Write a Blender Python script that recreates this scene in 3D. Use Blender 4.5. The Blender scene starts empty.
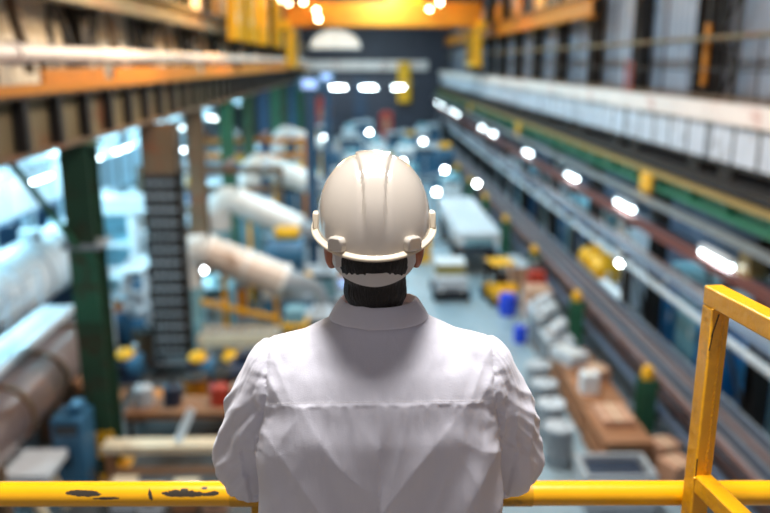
import bpy, math, random
import numpy as np
from mathutils import Vector, Matrix, Euler, noise

S = bpy.context.scene
COL = S.collection
PI = math.pi
random.seed(7)

# ------------------------------------------------------------------ camera
F_PX, HZ, VPX = 770.0, 62.0, 362.0
PITCH = math.atan((256.5 - HZ) / F_PX)
YAW = math.atan((385.0 - VPX) / math.hypot(F_PX, 256.5 - HZ))
cd = bpy.data.cameras.new('camera')
cam = bpy.data.objects.new('camera', cd)
COL.objects.link(cam)
cd.sensor_width = 36.0
cd.lens = 36.0
cd.clip_start, cd.clip_end = 0.05, 400
cam.location = (0, 0, 8.5)
cam.rotation_euler = (PI / 2 - PITCH, 0, -YAW)
cd.dof.use_dof = True
cd.dof.focus_distance = 1.62
cd.dof.aperture_fstop = 1.5
cd.dof.aperture_blades = 0
S.camera = cam

# ------------------------------------------------------------------ world, light, exposure
S.view_settings.view_transform = 'Standard'
S.view_settings.look = 'None'
S.view_settings.gamma = 1.0
S.view_settings.use_curve_mapping = False
S.view_settings.exposure = 0.0
S.cycles.use_denoising = True
S.cycles.sample_clamp_indirect = 6.0
S.cycles.max_bounces = 6

w = bpy.data.worlds.new('world')
S.world = w
w.use_nodes = True
w.node_tree.nodes['Background'].inputs[0].default_value = (0.66, 0.62, 0.70, 1)
w.node_tree.nodes['Background'].inputs[1].default_value = 0.37


def area(name, loc, size, power, color, rot=(0, 0, 0), sy=None, spread=None):
    d = bpy.data.lights.new(name, 'AREA')
    d.energy = power
    d.color = color
    d.size = size
    if sy:
        d.shape = 'RECTANGLE'
        d.size_y = sy
    if spread:
        d.spread = spread
    o = bpy.data.objects.new(name, d)
    COL.objects.link(o)
    o.location = loc
    o.rotation_euler = rot
    return o


def point(name, loc, power, color, r=0.3):
    d = bpy.data.lights.new(name, 'POINT')
    d.energy = power
    d.color = color
    d.shadow_soft_size = r
    o = bpy.data.objects.new(name, d)
    COL.objects.link(o)
    o.location = loc
    return o


COOL = (0.56, 0.86, 1.0)
WARM = (1.0, 0.78, 0.52)
SODIUM = (1.0, 0.5, 0.1)
# unseen area lights: fill added along the nave, a key above the man
area('unseen_roof_light', (0.06, 1.5, 14.2), 1.7, 980, (1.0, 0.96, 0.95))
for yy in (16, 28, 40, 54, 68, 82):
    area('unseen_roof_light', (1.5, yy, 14.2), 1.6, 1450, (1.0, 0.88, 0.78) if yy < 20 else COOL, sy=1.6)
# added fill that boosts the tube lamps of left bay and gallery
for yy in (16, 24, 33, 44, 58, 74):
    area('side_bay_fill', (-11.5, yy, 6.6), 1.4, 1000, (0.42, 0.82, 1.0), sy=1.4)
    area('gallery_fill', (8.9, yy, 4.1), 0.5, 85, COOL, sy=4)
for xx, yy, zz, pw in ((-3.2, 55, 13.3, 300), (4.9, 55, 13.4, 300), (-4.4, 44, 12.6, 330), (8.0, 46, 12.4, 300),
                       (-4.6, 30, 10.6, 620), (-4.2, 19, 10.4, 560), (8.2, 30, 11.5, 150), (-1.5, 84, 9.6, 260)):
    point('warm_fill_light', (xx, yy, zz), pw, SODIUM if yy > 29 and yy < 80 else WARM, 0.35)  # warm points added around the crane lamps and to brighten the walls


# ------------------------------------------------------------------ materials
def lin(h):
    h = h.lstrip('#')
    c = [int(h[i:i + 2], 16) / 255 for i in (0, 2, 4)]
    return tuple((x / 12.92 if x <= 0.04045 else ((x + 0.055) / 1.055) ** 2.4) for x in c) + (1,)


MATS = {}


def mat(name, hexc, rough=0.5, metal=0.0, var=0.12, scale=3.0, dirt=None, dirt_amt=0.35, bump=0.0, bscale=40, coat=0.0,
        rand=0.0, stretch=None):
    if name in MATS:
        return MATS[name]
    m = bpy.data.materials.new(name)
    m.use_nodes = True
    nt = m.node_tree
    N, L = nt.nodes, nt.links
    b = N['Principled BSDF']
    b.inputs['Roughness'].default_value = rough
    b.inputs['Metallic'].default_value = metal
    if coat:
        b.inputs['Coat Weight'].default_value = coat
        b.inputs['Coat Roughness'].default_value = 0.08
    tc = N.new('ShaderNodeTexCoord')
    src = tc.outputs['Object']
    if stretch:
        mp = N.new('ShaderNodeMapping')
        mp.inputs['Scale'].default_value = stretch
        L.new(src, mp.inputs[0])
        src = mp.outputs[0]
    n = N.new('ShaderNodeTexNoise')
    n.inputs['Scale'].default_value = scale
    n.inputs['Detail'].default_value = 5
    L.new(src, n.inputs['Vector'])
    c = lin(hexc)
    r = N.new('ShaderNodeValToRGB')
    e = r.color_ramp.elements
    e[0].position, e[1].position = 0.3, 0.7
    e[0].color = tuple(x * (1 - var) for x in c[:3]) + (1,)
    e[1].color = tuple(min(1, x * (1 + var)) for x in c[:3]) + (1,)
    L.new(n.outputs[0], r.inputs[0])
    out = r.outputs[0]
    if dirt:
        n2 = N.new('ShaderNodeTexNoise')
        n2.inputs['Scale'].default_value = scale * 0.7 + 0.3
        n2.inputs['Detail'].default_value = 8
        n2.inputs['Roughness'].default_value = 0.7
        L.new(src, n2.inputs['Vector'])
        r2 = N.new('ShaderNodeValToRGB')
        r2.color_ramp.elements[0].position = 0.62 - dirt_amt * 0.4
        r2.color_ramp.elements[1].position = 0.72 - dirt_amt * 0.2
        r2.color_ramp.elements[0].color = (0, 0, 0, 1)
        L.new(n2.outputs[0], r2.inputs[0])
        mx = N.new('ShaderNodeMix')
        mx.data_type = 'RGBA'
        L.new(r2.outputs[0], mx.inputs[0])
        L.new(out, mx.inputs[6])
        mx.inputs[7].default_value = lin(dirt)
        out = mx.outputs[2]
    if rand:
        oi = N.new('ShaderNodeObjectInfo')
        hs = N.new('ShaderNodeHueSaturation')
        mr = N.new('ShaderNodeMapRange')
        mr.inputs['To Min'].default_value = 1 - rand
        mr.inputs['To Max'].default_value = 1 + rand * 0.6
        L.new(oi.outputs['Random'], mr.inputs[0])
        L.new(mr.outputs[0], hs.inputs['Value'])
        L.new(out, hs.inputs['Color'])
        out = hs.outputs[0]
    L.new(out, b.inputs['Base Color'])
    if bump:
        n3 = N.new('ShaderNodeTexNoise')
        n3.inputs['Scale'].default_value = bscale
        n3.inputs['Detail'].default_value = 4
        L.new(src, n3.inputs['Vector'])
        bp = N.new('ShaderNodeBump')
        bp.inputs['Strength'].default_value = bump
        bp.inputs['Distance'].default_value = 0.01
        L.new(n3.outputs[0], bp.inputs['Height'])
        L.new(bp.outputs[0], b.inputs['Normal'])
    MATS[name] = m
    return m


def emis(name, color, strength):
    if name in MATS:
        return MATS[name]
    m = bpy.data.materials.new(name)
    m.use_nodes = True
    b = m.node_tree.nodes['Principled BSDF']
    b.inputs['Base Color'].default_value = (0.8, 0.8, 0.8, 1)
    b.inputs['Emission Color'].default_value = tuple(color) + (1,)
    b.inputs['Emission Strength'].default_value = strength
    MATS[name] = m
    return m


def corrugated(name, hexc, pitch, axis='Y', depth=1.0, seam=None, rough=0.5):
    """sheet metal with vertical ribs as a wave bump, and a darker joint every few ribs"""
    m = mat(name, hexc, rough, 0.0, 0.12, 0.7, dirt='#5a5048', dirt_amt=0.12)
    nt = m.node_tree
    N, L = nt.nodes, nt.links
    b = N['Principled BSDF']
    tc = N.new('ShaderNodeTexCoord')
    sp = N.new('ShaderNodeSeparateXYZ')
    L.new(tc.outputs['Object'], sp.inputs[0])
    mu = N.new('ShaderNodeMath')
    mu.operation = 'MULTIPLY'
    mu.inputs[1].default_value = 2 * PI / pitch
    L.new(sp.outputs[axis], mu.inputs[0])
    si = N.new('ShaderNodeMath')
    si.operation = 'SINE'
    L.new(mu.outputs[0], si.inputs[0])
    bp = N.new('ShaderNodeBump')
    bp.inputs['Strength'].default_value = 0.6
    bp.inputs['Distance'].default_value = 0.03 * depth
    L.new(si.outputs[0], bp.inputs['Height'])
    L.new(bp.outputs[0], b.inputs['Normal'])
    if seam:
        d = N.new('ShaderNodeMath')
        d.operation = 'DIVIDE'
        d.inputs[1].default_value = seam
        L.new(sp.outputs[axis], d.inputs[0])
        fr = N.new('ShaderNodeMath')
        fr.operation = 'FRACT'
        L.new(d.outputs[0], fr.inputs[0])
        lt = N.new('ShaderNodeMath')
        lt.operation = 'LESS_THAN'
        lt.inputs[1].default_value = 0.12
        L.new(fr.outputs[0], lt.inputs[0])
        old = b.inputs['Base Color'].links[0].from_socket
        mx = N.new('ShaderNodeMix')
        mx.data_type = 'RGBA'
        L.new(lt.outputs[0], mx.inputs[0])
        L.new(old, mx.inputs[6])
        mx.inputs[7].default_value = lin('#34363c')
        L.new(mx.outputs[2], b.inputs['Base Color'])
    return m


M = dict(
    yellow=mat('yellow_paint', '#f0ad10', 0.32, 0, 0.06, 6, coat=0.3, bump=0.05, bscale=60),
    yellow_b=mat('machine_yellow', '#f2b414', 0.45, 0, 0.1, 3, dirt='#6b4a10', dirt_amt=0.05),
    orange=mat('crane_orange', '#cf7f10', 0.5, 0, 0.15, 1, dirt='#7a4c10', dirt_amt=0.1),
    dark=mat('dark_steel', '#2a2624', 0.6, 0.2, 0.25, 1.5),
    brown=mat('brown_steel', '#6e5a44', 0.65, 0.1, 0.25, 0.8, dirt='#8a4a2a', dirt_amt=0.25),
    olive=mat('olive_steel', '#77684a', 0.65, 0.1, 0.2, 0.8, dirt='#7a4a2c', dirt_amt=0.25),
    green=mat('green_steel', '#2f6b4f', 0.55, 0.05, 0.2, 1.2, dirt='#4a3420', dirt_amt=0.25),
    dgreen=mat('dark_green_steel', '#2c5038', 0.6, 0.1, 0.25, 1.2, dirt='#46301c', dirt_amt=0.3),
    bgreen=mat('beam_green', '#35785f', 0.5, 0, 0.15, 1, dirt='#56624a', dirt_amt=0.1),
    bluecol=mat('blue_steel', '#2d5272', 0.5, 0.1, 0.2, 1.5),
    blue=mat('blue_paint', '#3a6f92', 0.4, 0.05, 0.18, 1.0, rand=0.1),
    bblue=mat('bright_blue_plastic', '#1746d8', 0.4, 0, 0.1, 3),
    navy=mat('navy_paint', '#1d2c44', 0.5, 0, 0.2, 2),
    white=mat('white_paint', '#e4ebf0', 0.45, 0, 0.07, 1.5, rand=0.1),
    cream=mat('cream_paint', '#e2d2b4', 0.5, 0, 0.08, 1.5, dirt='#a58a62', dirt_amt=0.1),
    duct=mat('duct_sheet', '#dccbbd', 0.42, 0.1, 0.1, 2.0, dirt='#a8866c', dirt_amt=0.14),
    duct2=mat('duct_sheet_white', '#e2e0dc', 0.42, 0.1, 0.1, 2.0),
    pipew=mat('pipe_white', '#e8d8cc', 0.45, 0, 0.1, 1, dirt='#b99a80', dirt_amt=0.2),
    galv=mat('galvanised', '#a9b0b6', 0.4, 0.55, 0.15, 2.5),
    tank=mat('tank_steel', '#a08a84', 0.3, 0.55, 0.12, 1.5, dirt='#7b5c4c', dirt_amt=0.12),
    grey=mat('grey_paint', '#8d949a', 0.5, 0.05, 0.14, 2, rand=0.25),
    lgrey=mat('light_grey_paint', '#c2ccd4', 0.45, 0, 0.1, 2, rand=0.18),
    teal=mat('teal_paint', '#7fb1c0', 0.45, 0, 0.14, 2, rand=0.3),
    red=mat('red_paint', '#c2402c', 0.45, 0, 0.12, 3),
    rust=mat('rusty_bar', '#8f6f6a', 0.5, 0.35, 0.2, 2, dirt='#6b4c44', dirt_amt=0.25, rand=0.3, stretch=(1, .1, 1)),
    redbar=mat('red_brown_bar', '#8a5a54', 0.55, 0.2, 0.2, 2, stretch=(1, .1, 1)),
    steelbar=mat('steel_bar', '#6d7b92', 0.38, 0.5, 0.15, 2, rand=0.25, stretch=(1, .1, 1)),
    wood=mat('crate_wood', '#a0714e', 0.7, 0, 0.2, 3, dirt='#6e4c34', dirt_amt=0.2, rand=0.2, stretch=(1, 6, 6)),
    card=mat('cardboard', '#c79c80', 0.75, 0, 0.1, 3, rand=0.2),
    rubber=mat('rubber', '#17181a', 0.7, 0, 0.2, 5),
    glass=mat('dark_glass', '#1a2630', 0.12, 0, 0.1, 2),
    olive_y=mat('olive_yellow_load', '#8e8434', 0.6, 0, 0.15, 3),
    floor=mat('floor_paint', '#93aab6', 0.38, 0, 0.12, 0.6, dirt='#6f8590', dirt_amt=0.22, bump=0.03, bscale=6),
    ceil=mat('ceiling_sheet', '#4c4238', 0.7, 0, 0.15, 0.5),
    endw=mat('end_wall_sheet', '#41424e', 0.6, 0, 0.15, 0.3),
    concrete=mat('platform_plate', '#6f6a62', 0.6, 0.3, 0.2, 4),
    wallr=corrugated('corrugated_grey', '#9098a8', 0.45, 'Y', 1.2, seam=2.7),
    clad=corrugated('corrugated_white', '#d3dae6', 0.6, 'Y', 1.5, seam=1.25),
    clad_top=mat('white_plate', '#efe4de', 0.45, 0, 0.06, 0.8, dirt='#cf9e92', dirt_amt=0.18),
    walll=corrugated('corrugated_cream', '#d9c9b2', 0.35, 'Y', 1.0, seam=3.1),
    wallb=corrugated('bay_wall_sheet', '#b9d2e2', 0.5, 'Y', 1.0, seam=3.0),
    ochre=mat('ochre_flange', '#a8925a', 0.5, 0, 0.15, 2),
    booth=mat('booth_blue', '#1f79b8', 0.35, 0, 0.2, 1.0, rand=0.1),
    shade_floor=mat('floor_shade_dark', '#565e63', 0.5, 0, 0.25, 0.8, dirt='#3c3a36', dirt_amt=0.3),  # dark tone standing in for shade between racks and machines
    lowwall=mat('low_wall_blue', '#3a4a60', 0.6, 0, 0.2, 0.8),
)
E_TUBE = emis('lamp_tube', (0.75, 0.94, 1.0), 26)
E_FAR = emis('lamp_tube_far', (0.78, 0.94, 1.0), 60)
E_SOD = emis('lamp_warm', (1.0, 0.8, 0.5), 26)
E_TASK = emis('task_lamp', (0.85, 0.95, 1.0), 45)
E_WIN = emis('daylight_pane', (0.42, 0.82, 1.0), 2.0)
E_ARCH = emis('arch_pane', (1.0, 0.86, 0.66), 0.8)
E_RED = emis('red_beacon', (1.0, 0.15, 0.08), 4)
E_SCR = emis('screen', (0.12, 0.4, 1.0), 1.2)


# ------------------------------------------------------------------ mesh helpers
class MB:
    def __init__(s):
        s.v, s.f = [], []

    def add(s, vs, fs):
        o = len(s.v)
        s.v += [tuple(p) for p in vs]
        s.f += [tuple(i + o for i in f) for f in fs]
        return s

    def box(s, c, d, m=None):
        x, y, z = d[0] / 2, d[1] / 2, d[2] / 2
        vs = [Vector((a * x, b * y, e * z)) for a in (-1, 1) for b in (-1, 1) for e in (-1, 1)]
        if m is not None:
            vs = [m @ p for p in vs]
        vs = [p + Vector(c) for p in vs]
        return s.add(vs, [(0, 1, 3, 2), (4, 6, 7, 5), (0, 4, 5, 1), (2, 3, 7, 6), (0, 2, 6, 4), (1, 5, 7, 3)])

    def bar(s, p0, p1, wd, ht, up=(0, 0, 1)):
        p0, p1 = Vector(p0), Vector(p1)
        t = (p1 - p0).normalized()
        a = t.cross(Vector(up))
        if a.length < 1e-4:
            a = t.cross(Vector((0, 1, 0)))
        a.normalize()
        b = a.cross(t)
        vs = []
        for p in (p0, p1):
            for i, j in ((-1, -1), (1, -1), (1, 1), (-1, 1)):
                vs.append(p + a * i * wd / 2 + b * j * ht / 2)
        return s.add(vs, [(3, 2, 1, 0), (4, 5, 6, 7), (0, 1, 5, 4), (1, 2, 6, 5), (2, 3, 7, 6), (3, 0, 4, 7)])

    def ibeam(s, p0, p1, wd, ht, t=0.03, up=(0, 0, 1)):
        p0, p1 = Vector(p0), Vector(p1)
        d = (p1 - p0).normalized()
        a = d.cross(Vector(up))
        if a.length < 1e-4:
            a = d.cross(Vector((0, 1, 0)))
        a.normalize()
        b = a.cross(d)
        pr = [(-wd / 2, -ht / 2), (wd / 2, -ht / 2), (wd / 2, -ht / 2 + t), (t / 2, -ht / 2 + t), (t / 2, ht / 2 - t), (wd / 2, ht / 2 - t),
              (wd / 2, ht / 2), (-wd / 2, ht / 2), (-wd / 2, ht / 2 - t), (-t / 2, ht / 2 - t), (-t / 2, -ht / 2 + t), (-wd / 2, -ht / 2 + t)]
        n = len(pr)
        vs = [p + a * x + b * y for p in (p0, p1) for x, y in pr]
        fs = [(i, (i + 1) % n, n + (i + 1) % n, n + i) for i in range(n)]
        fs += [tuple(range(n - 1, -1, -1)), tuple(range(n, 2 * n))]
        return s.add(vs, fs)

    def cyl(s, p0, p1, r0, r1=None, n=20, caps=True):
        r1 = r0 if r1 is None else r1
        return s.tube([p0, p1], [r0, r1], n, caps)

    def tube(s, pts, r, n=14, caps=True):
        pts = [Vector(p) for p in pts]
        k = len(pts)
        rs = r if isinstance(r, (list, tuple)) else [r] * k
        ts = []
        for i in range(k):
            a = pts[max(i - 1, 0)]
            b = pts[min(i + 1, k - 1)]
            ts.append((b - a).normalized())
        u = ts[0].orthogonal().normalized()
        vs = []
        for i in range(k):
            u = (u - ts[i] * u.dot(ts[i])).normalized()
            q = ts[i].cross(u)
            for j in range(n):
                an = 2 * PI * j / n
                vs.append(pts[i] + (u * math.cos(an) + q * math.sin(an)) * rs[i])
        fs = [(i * n + j, i * n + (j + 1) % n, (i + 1) * n + (j + 1) % n, (i + 1) * n + j) for i in range(k - 1) for j in range(n)]
        if caps:
            fs += [tuple(range(n - 1, -1, -1)), tuple((k - 1) * n + j for j in range(n))]
        return s.add(vs, fs)

    def lathe(s, prof, n=24, m=None, c=(0, 0, 0)):
        vs, k = [], len(prof)
        for r, z in prof:
            for j in range(n):
                a = 2 * PI * j / n
                p = Vector((max(r, 1e-4) * math.cos(a), max(r, 1e-4) * math.sin(a), z))
                if m is not None:
                    p = m @ p
                vs.append(p + Vector(c))
        fs = [(i * n + j, i * n + (j + 1) % n, (i + 1) * n + (j + 1) % n, (i + 1) * n + j) for i in range(k - 1) for j in range(n)]
        fs += [tuple(range(n - 1, -1, -1)), tuple((k - 1) * n + j for j in range(n))]
        return s.add(vs, fs)

    def prism(s, poly, axis, a0, a1):
        """polygon in the two other axes, extruded along axis ('X','Y','Z')"""
        def P(u, v, a):
            return {'X': (a, u, v), 'Y': (u, a, v), 'Z': (u, v, a)}[axis]
        n = len(poly)
        vs = [P(u, v, a) for a in (a0, a1) for u, v in poly]
        fs = [(i, (i + 1) % n, n + (i + 1) % n, n + i) for i in range(n)] + [tuple(range(n - 1, -1, -1)), tuple(range(n, 2 * n))]
        return s.add(vs, fs)

    def ell(s, c, r, m=None, n=20, k=12):
        vs = []
        for i in range(k + 1):
            t = PI * i / k
            for j in range(n):
                a = 2 * PI * j / n
                st = max(math.sin(t), 1e-3)
                p = Vector((r[0] * st * math.cos(a), r[1] * st * math.sin(a), r[2] * math.cos(t)))
                if m is not None:
                    p = m @ p
                vs.append(p + Vector(c))
        fs = [(i * n + j, (i + 1) * n + j, (i + 1) * n + (j + 1) % n, i * n + (j + 1) % n) for i in range(k) for j in range(n)]
        fs += [tuple(range(n)), tuple(range(k * n + n - 1, k * n - 1, -1))]
        return s.add(vs, fs)

    def build(s, name, m, parent=None, bevel=0.0, smooth=True, loc=None):
        me = bpy.data.meshes.new(name)
        me.from_pydata(s.v, [], s.f)
        import bmesh
        bm = bmesh.new()
        bm.from_mesh(me)
        bmesh.ops.recalc_face_normals(bm, faces=bm.faces)
        bm.to_mesh(me)
        bm.free()
        return finish(name, me, m, parent, bevel, smooth, loc)


def finish(name, me, m, parent=None, bevel=0.0, smooth=True, loc=None):
    me.materials.append(m)
    if smooth:
        me.polygons.foreach_set('use_smooth', [True] * len(me.polygons))
        me.set_sharp_from_angle(angle=math.radians(38))
    o = bpy.data.objects.new(name, me)
    COL.objects.link(o)
    if parent is not None:
        o.parent = parent
    if loc is not None:
        o.location = loc
    if bevel:
        bv = o.modifiers.new('bevel', 'BEVEL')
        bv.width = bevel
        bv.segments = 2
        bv.limit_method = 'ANGLE'
    return o


def tag(o, label=None, cat=None, group=None, kind=None):
    if label:
        o['label'] = label
    if cat:
        o['category'] = cat
    if group:
        o['group'] = group
    if kind:
        o['kind'] = kind
    return o


def thing(name, label, cat, loc=(0, 0, 0), rz=0.0, group=None, kind='thing'):
    o = bpy.data.objects.new(name, None)
    COL.objects.link(o)
    o.location = loc
    o.rotation_euler = (0, 0, rz)
    o.empty_display_size = 0.2
    return tag(o, label, cat, group, kind)


KIDS = {}


def clone(root, loc, rz=0.0, label=None, scale=None):
    if root.name not in KIDS:
        allo = list(COL.objects)
        KIDS[root.name] = [(c, [g for g in allo if g.parent == c]) for c in allo if c.parent == root]
    r = root.copy()
    COL.objects.link(r)
    r.location = loc
    r.rotation_euler = (0, 0, rz)
    if scale:
        r.scale = scale
    if label:
        r['label'] = label
    for c, gs in KIDS[root.name]:
        d = c.copy()
        COL.objects.link(d)
        d.parent = r
        for g in gs:
            e = g.copy()
            COL.objects.link(e)
            e.parent = d
    return r


ORD = ['first', 'second', 'third', 'fourth', 'fifth', 'sixth', 'seventh', 'eighth', 'ninth', 'tenth', 'eleventh', 'twelfth', 'thirteenth',
       'fourteenth']


# ------------------------------------------------------------------ the room
def struct(name, mb, m, bevel=0.0):
    return tag(mb.build(name, m, None, bevel), kind='structure')


struct('floor', MB().box((-3.3, 44.5, -0.15), (28.0, 97, 0.3)), M['floor'])
struct('ceiling', MB().box((1.6, 44.5, 14.65), (18.4, 97, 0.3)), M['ceil'])
struct('ceiling_side_bay', MB().box((-12.2, 44.5, 7.7), (9.7, 97, 0.2)), M['endw'])
struct('wall_end', MB().box((-3.3, 93.15, 7.3), (28.0, 0.3, 14.9)), M['endw'])
struct('wall_left', MB().box((-17.1, 44.5, 3.8), (0.2, 97, 7.6)), M['wallb'])
struct('wall_left_upper', MB().box((-7.3, 44.5, 11.15), (0.2, 97, 6.7)), M['walll'])
struct('wall_right_upper', MB().box((10.5, 44.5, 10.1), (0.2, 97, 8.8)), M['wallr'])
struct('wall_right', MB().box((10.6, 44.5, 2.85), (0.2, 97, 5.7)), M['lowwall'])
struct('floor_gallery', MB().box((9.45, 46, 5.62), (1.9, 88, 0.14)), M['dark'])
struct('floor_shade_right', MB().box((8.45, 44.5, 0.001), (3.9, 97, 0.004)), M['shade_floor'])  # dark sheet laid on the floor as shade beneath the right racks
struct('floor_shade_left', MB().box((-9.0, 44.5, 0.001), (15.6, 97, 0.004)), M['shade_floor'])  # matching dark sheet, added to deepen the floor among the left machines
# windows of the left bay: frame with mullions, one lit pane each
for i in range(12):
    y = 15 + i * 6.2
    fr = MB()
    for a in (-2.3, -0.77, 0.77, 2.3):
        fr.box((-16.95, y + a, 4.3), (0.14, 0.1, 3.9))
    for a in (2.35, 4.3, 6.25):
        fr.box((-16.95, y, a), (0.14, 4.7, 0.1))
    f = struct('window_%d' % (i + 1), fr, M['white'])
    MB().box((-16.98, y, 4.3), (0.05, 4.6, 3.8)).build('pane', E_WIN, f)
# arched window of the end wall
arc = [(-3.1 + 2.9 * math.cos(t), 10.1 + 2.0 * math.sin(t)) for t in np.linspace(0, PI, 25)]
fr = MB()
for k in range(24):
    fr.bar((arc[k][0], 92.9, arc[k][1]), (arc[k + 1][0], 92.9, arc[k + 1][1]), 0.15, 0.16, (0, 1, 0))
fr.box((-3.1, 92.9, 10.05), (6.0, 0.16, 0.16))
for a in (-1.4, 0, 1.4):
    fr.box((-3.1 + a, 92.9, 10.9), (0.08, 0.12, 1.7))
f = struct('window_13', fr, M['white'])
MB().prism(arc, 'Y', 92.92, 92.97).build('pane', E_ARCH, f)
struct('trim_1', MB().box((-0.3, 92.7, 8.1), (16, 0.6, 1.1)), M['clad_top'])
struct('trim_2', MB().box((4.9, 92.2, 6.2), (1.5, 0.5, 4.6)), M['yellow_b'])
struct('trim_3', MB().box((-0.2, 92.75, 4.2), (1.6, 0.4, 5.2)), M['lowwall'])

# ------------------------------------------------------------------ left crane runway
g = thing('crane_girder', 'long brown riveted crane girder with upright stiffeners along the left columns', 'girder', (-5.5, 0, 0))
MB().box((0, 42, 7.52), (0.05, 72, 0.9)).build('web', M['olive'], g)
MB().box((0, 42, 7.06), (0.5, 72, 0.07)).build('bottom_flange', M['brown'], g)
MB().box((0, 42, 7.99), (0.56, 72, 0.08)).build('top_flange', M['brown'], g)
MB().box((0.2, 42, 8.08), (0.22, 72, 0.15)).build('crane_rail', M['orange'], g)
stf = None
for k in range(46):
    if stf is None:
        stf = MB().box((0.12, 0, 7.52), (0.2, 0.16, 0.86)).build('stiffener', M['dark'], g)
        o = stf
    else:
        o = stf.copy()
        COL.objects.link(o)
        o.parent = g
    o.location = (0, 8.2 + 1.42 * k, 0)
for k, (a, b) in enumerate(((13.4, 16.6), (17.2, 26), (27, 33.5), (35, 45), (46.5, 54))):
    MB().box((0.14, (a + b) / 2, 8.27), (0.07, b - a, 0.24)).build('edge_plate', M['orange'], g, 0.01)
pr = thing('overhead_pipe', 'fat white pipe running above the orange rail of the left girder', 'pipe', (-5.75, 0, 8.63))
MB().tube([(0, 6 + i * 4, 0) for i in range(20)], 0.165, 20).build('pipe', M['pipew'], pr)
for k in range(11):
    fl = MB().cyl((0, 13.2 + 6 * k, 0), (0, 13.4 + 6 * k, 0), 0.205)
    fl.build('flange', M['pipew'], pr)
    MB().box((0, 14.5 + 6 * k, -0.343), (0.12, 0.12, 0.5)).build('bracket', M['dark'], pr)
# upper left wall steel: posts, V braces, long beam
for k in range(11):
    y = 13.6 + 6 * k
    c = thing('wall_truss', 'dark upright with V braces before the cream upper wall, %s bay along the left runway' % ORD[k], 'truss', (-6.9, y, 0),
              group='V braced bays on the upper left wall')
    MB().ibeam((0, 0, 7.8), (0, 0, 14.4), 0.45, 0.4, 0.05, (1, 0, 0)).build('post', M['dark'], c)
    for sx in (-1, 1):
        MB().bar((0.05, sx * 0.25, 8.3), (0.05, sx * 1.5, 10.0), 0.12, 0.16, (1, 0, 0)).build('brace', M['dark'], c)
    MB().bar((0.05, 3, 8.3), (0.05, 2.2, 10.0), 0.12, 0.2, (1, 0, 0)).build('brace', M['brown'], c)
b = thing('runway_beam', 'olive upper beam above the white pipe on the left wall', 'beam', (-6.3, 0, 0))
MB().ibeam((0, 8, 10.0), (0, 88, 10.0), 0.5, 0.55, 0.06).build('beam', M['olive'], b)
MB().box((0.1, 48, 10.32), (0.5, 80, 0.1)).build('walkway_edge', M['dark'], b)
for k in range(11):
    MB().box((-0.195, 13.6 + 6 * k, 9.75), (0.38, 0.25, 0.4)).build('bracket', M['dark'], b)
# goods and yellow plates on that beam
for k in range(9):
    y = 30 + 4.2 * k
    c = thing('hoist_guard', 'yellow guard frame standing on the olive beam, %s from the platform' % ORD[k], 'guard', (-6.2, y, 10.37), group='yellow guard frames on the left beam')
    MB().box((0, 0, 0.55), (0.12, 1.5, 1.1)).build('panel', M['orange'] if k % 3 else M['pipew'], c, 0.02)
    for sx in (-1, 1):
        MB().box((0.05, sx * 0.85, 0.6), (0.12, 0.12, 1.2)).build('post', M['olive'], c)


# ------------------------------------------------------------------ columns of the left line
def h_column(name, label, x, y, h, m, wd=0.55, dp=0.6, z0=0.0, foot=None):
    c = thing(name, label, 'column', (x, y, z0), group='steel columns')
    MB().ibeam((0, 0, 0.06), (0, 0, h), wd, dp, 0.05, (0, 1, 0)).build('shaft', m, c)
    MB().box((0, 0, 0.03), (wd + 0.3, dp + 0.3, 0.06)).build('base_plate', foot or m, c)
    MB().box((0, 0, h - 0.03), (wd + 0.2, dp + 0.1, 0.06)).build('cap_plate', m, c)
    for sx in (-1, 1):
        MB().prism([(sx * wd / 2, 0.06), (sx * (wd / 2 + 0.13), 0.06), (sx * wd / 2, 0.5)], 'Y', -0.03, 0.03).build('gusset', foot or m, c)
    return c


c = h_column('steel_column', 'dark green column under the brown girder, nearest of the left line', -5.5, 15.1, 7.0, M['dgreen'], foot=M['yellow_b'])
MB().bar((-1.35, -0.35, 6.95), (-0.05, -0.35, 5.0), 0.1, 0.12, (0, 1, 0)).build('knee_brace', M['green'], c)
MB().box((0.0, -0.33, 4.2), (0.5, 0.04, 1.5)).build('cover_plate', M['green'], c)
MB().box((0, 0, 5.0), (0.75, 0.75, 0.1)).build('collar', M['galv'], c)
MB().box((0.1, -0.33, 0.75), (0.35, 0.05, 0.6)).build('foot_guard', M['yellow_b'], c)
lc = thing('lattice_column', 'tall brown lattice column with grey rungs behind the dark green column', 'column', (-5.3, 20.5, 0))
for sx in (-1, 1):
    for sy in (-1, 1):
        MB().box((sx * 0.4, sy * 0.3, 3.5), (0.1, 0.1, 7.0)).build('corner_post', M['dark'], lc)
for k in range(16):
    MB().box((0, -0.37, 0.4 + 0.36 * k), (0.84, 0.03, 0.06)).build('rung', M['grey'], lc)
for sx in (-0.22, 0.0, 0.22):
    MB().box((sx, -0.36, 3.0), (0.035, 0.03, 5.4)).build('upright_strip', M['grey'], lc)
dg = MB()
for k in range(8):
    s_ = 1 if k % 2 else -1
    dg.bar((-0.42 * s_, 0.3, 0.2 + 0.82 * k), (0.42 * s_, 0.3, 1.0 + 0.82 * k), 0.05, 0.08, (0, 1, 0))
    for sx in (-1, 1):
        dg.bar((sx * 0.42, -0.3 * s_, 0.2 + 0.82 * k), (sx * 0.42, 0.3 * s_, 1.0 + 0.82 * k), 0.05, 0.08, (1, 0, 0))
dg.build('lacing', M['dark'], lc)
MB().box((0, -0.05, 6.3), (0.86, 0.72, 1.3)).build('head_casing', M['brown'], lc, 0.02)
MB().box((0, -0.05, 3.4), (0.76, 0.5, 5.6)).build('cable_duct', M['dark'], lc)
MB().box((0, 0, 0.04), (1.2, 1.0, 0.08)).build('base_plate', M['dark'], lc)
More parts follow.
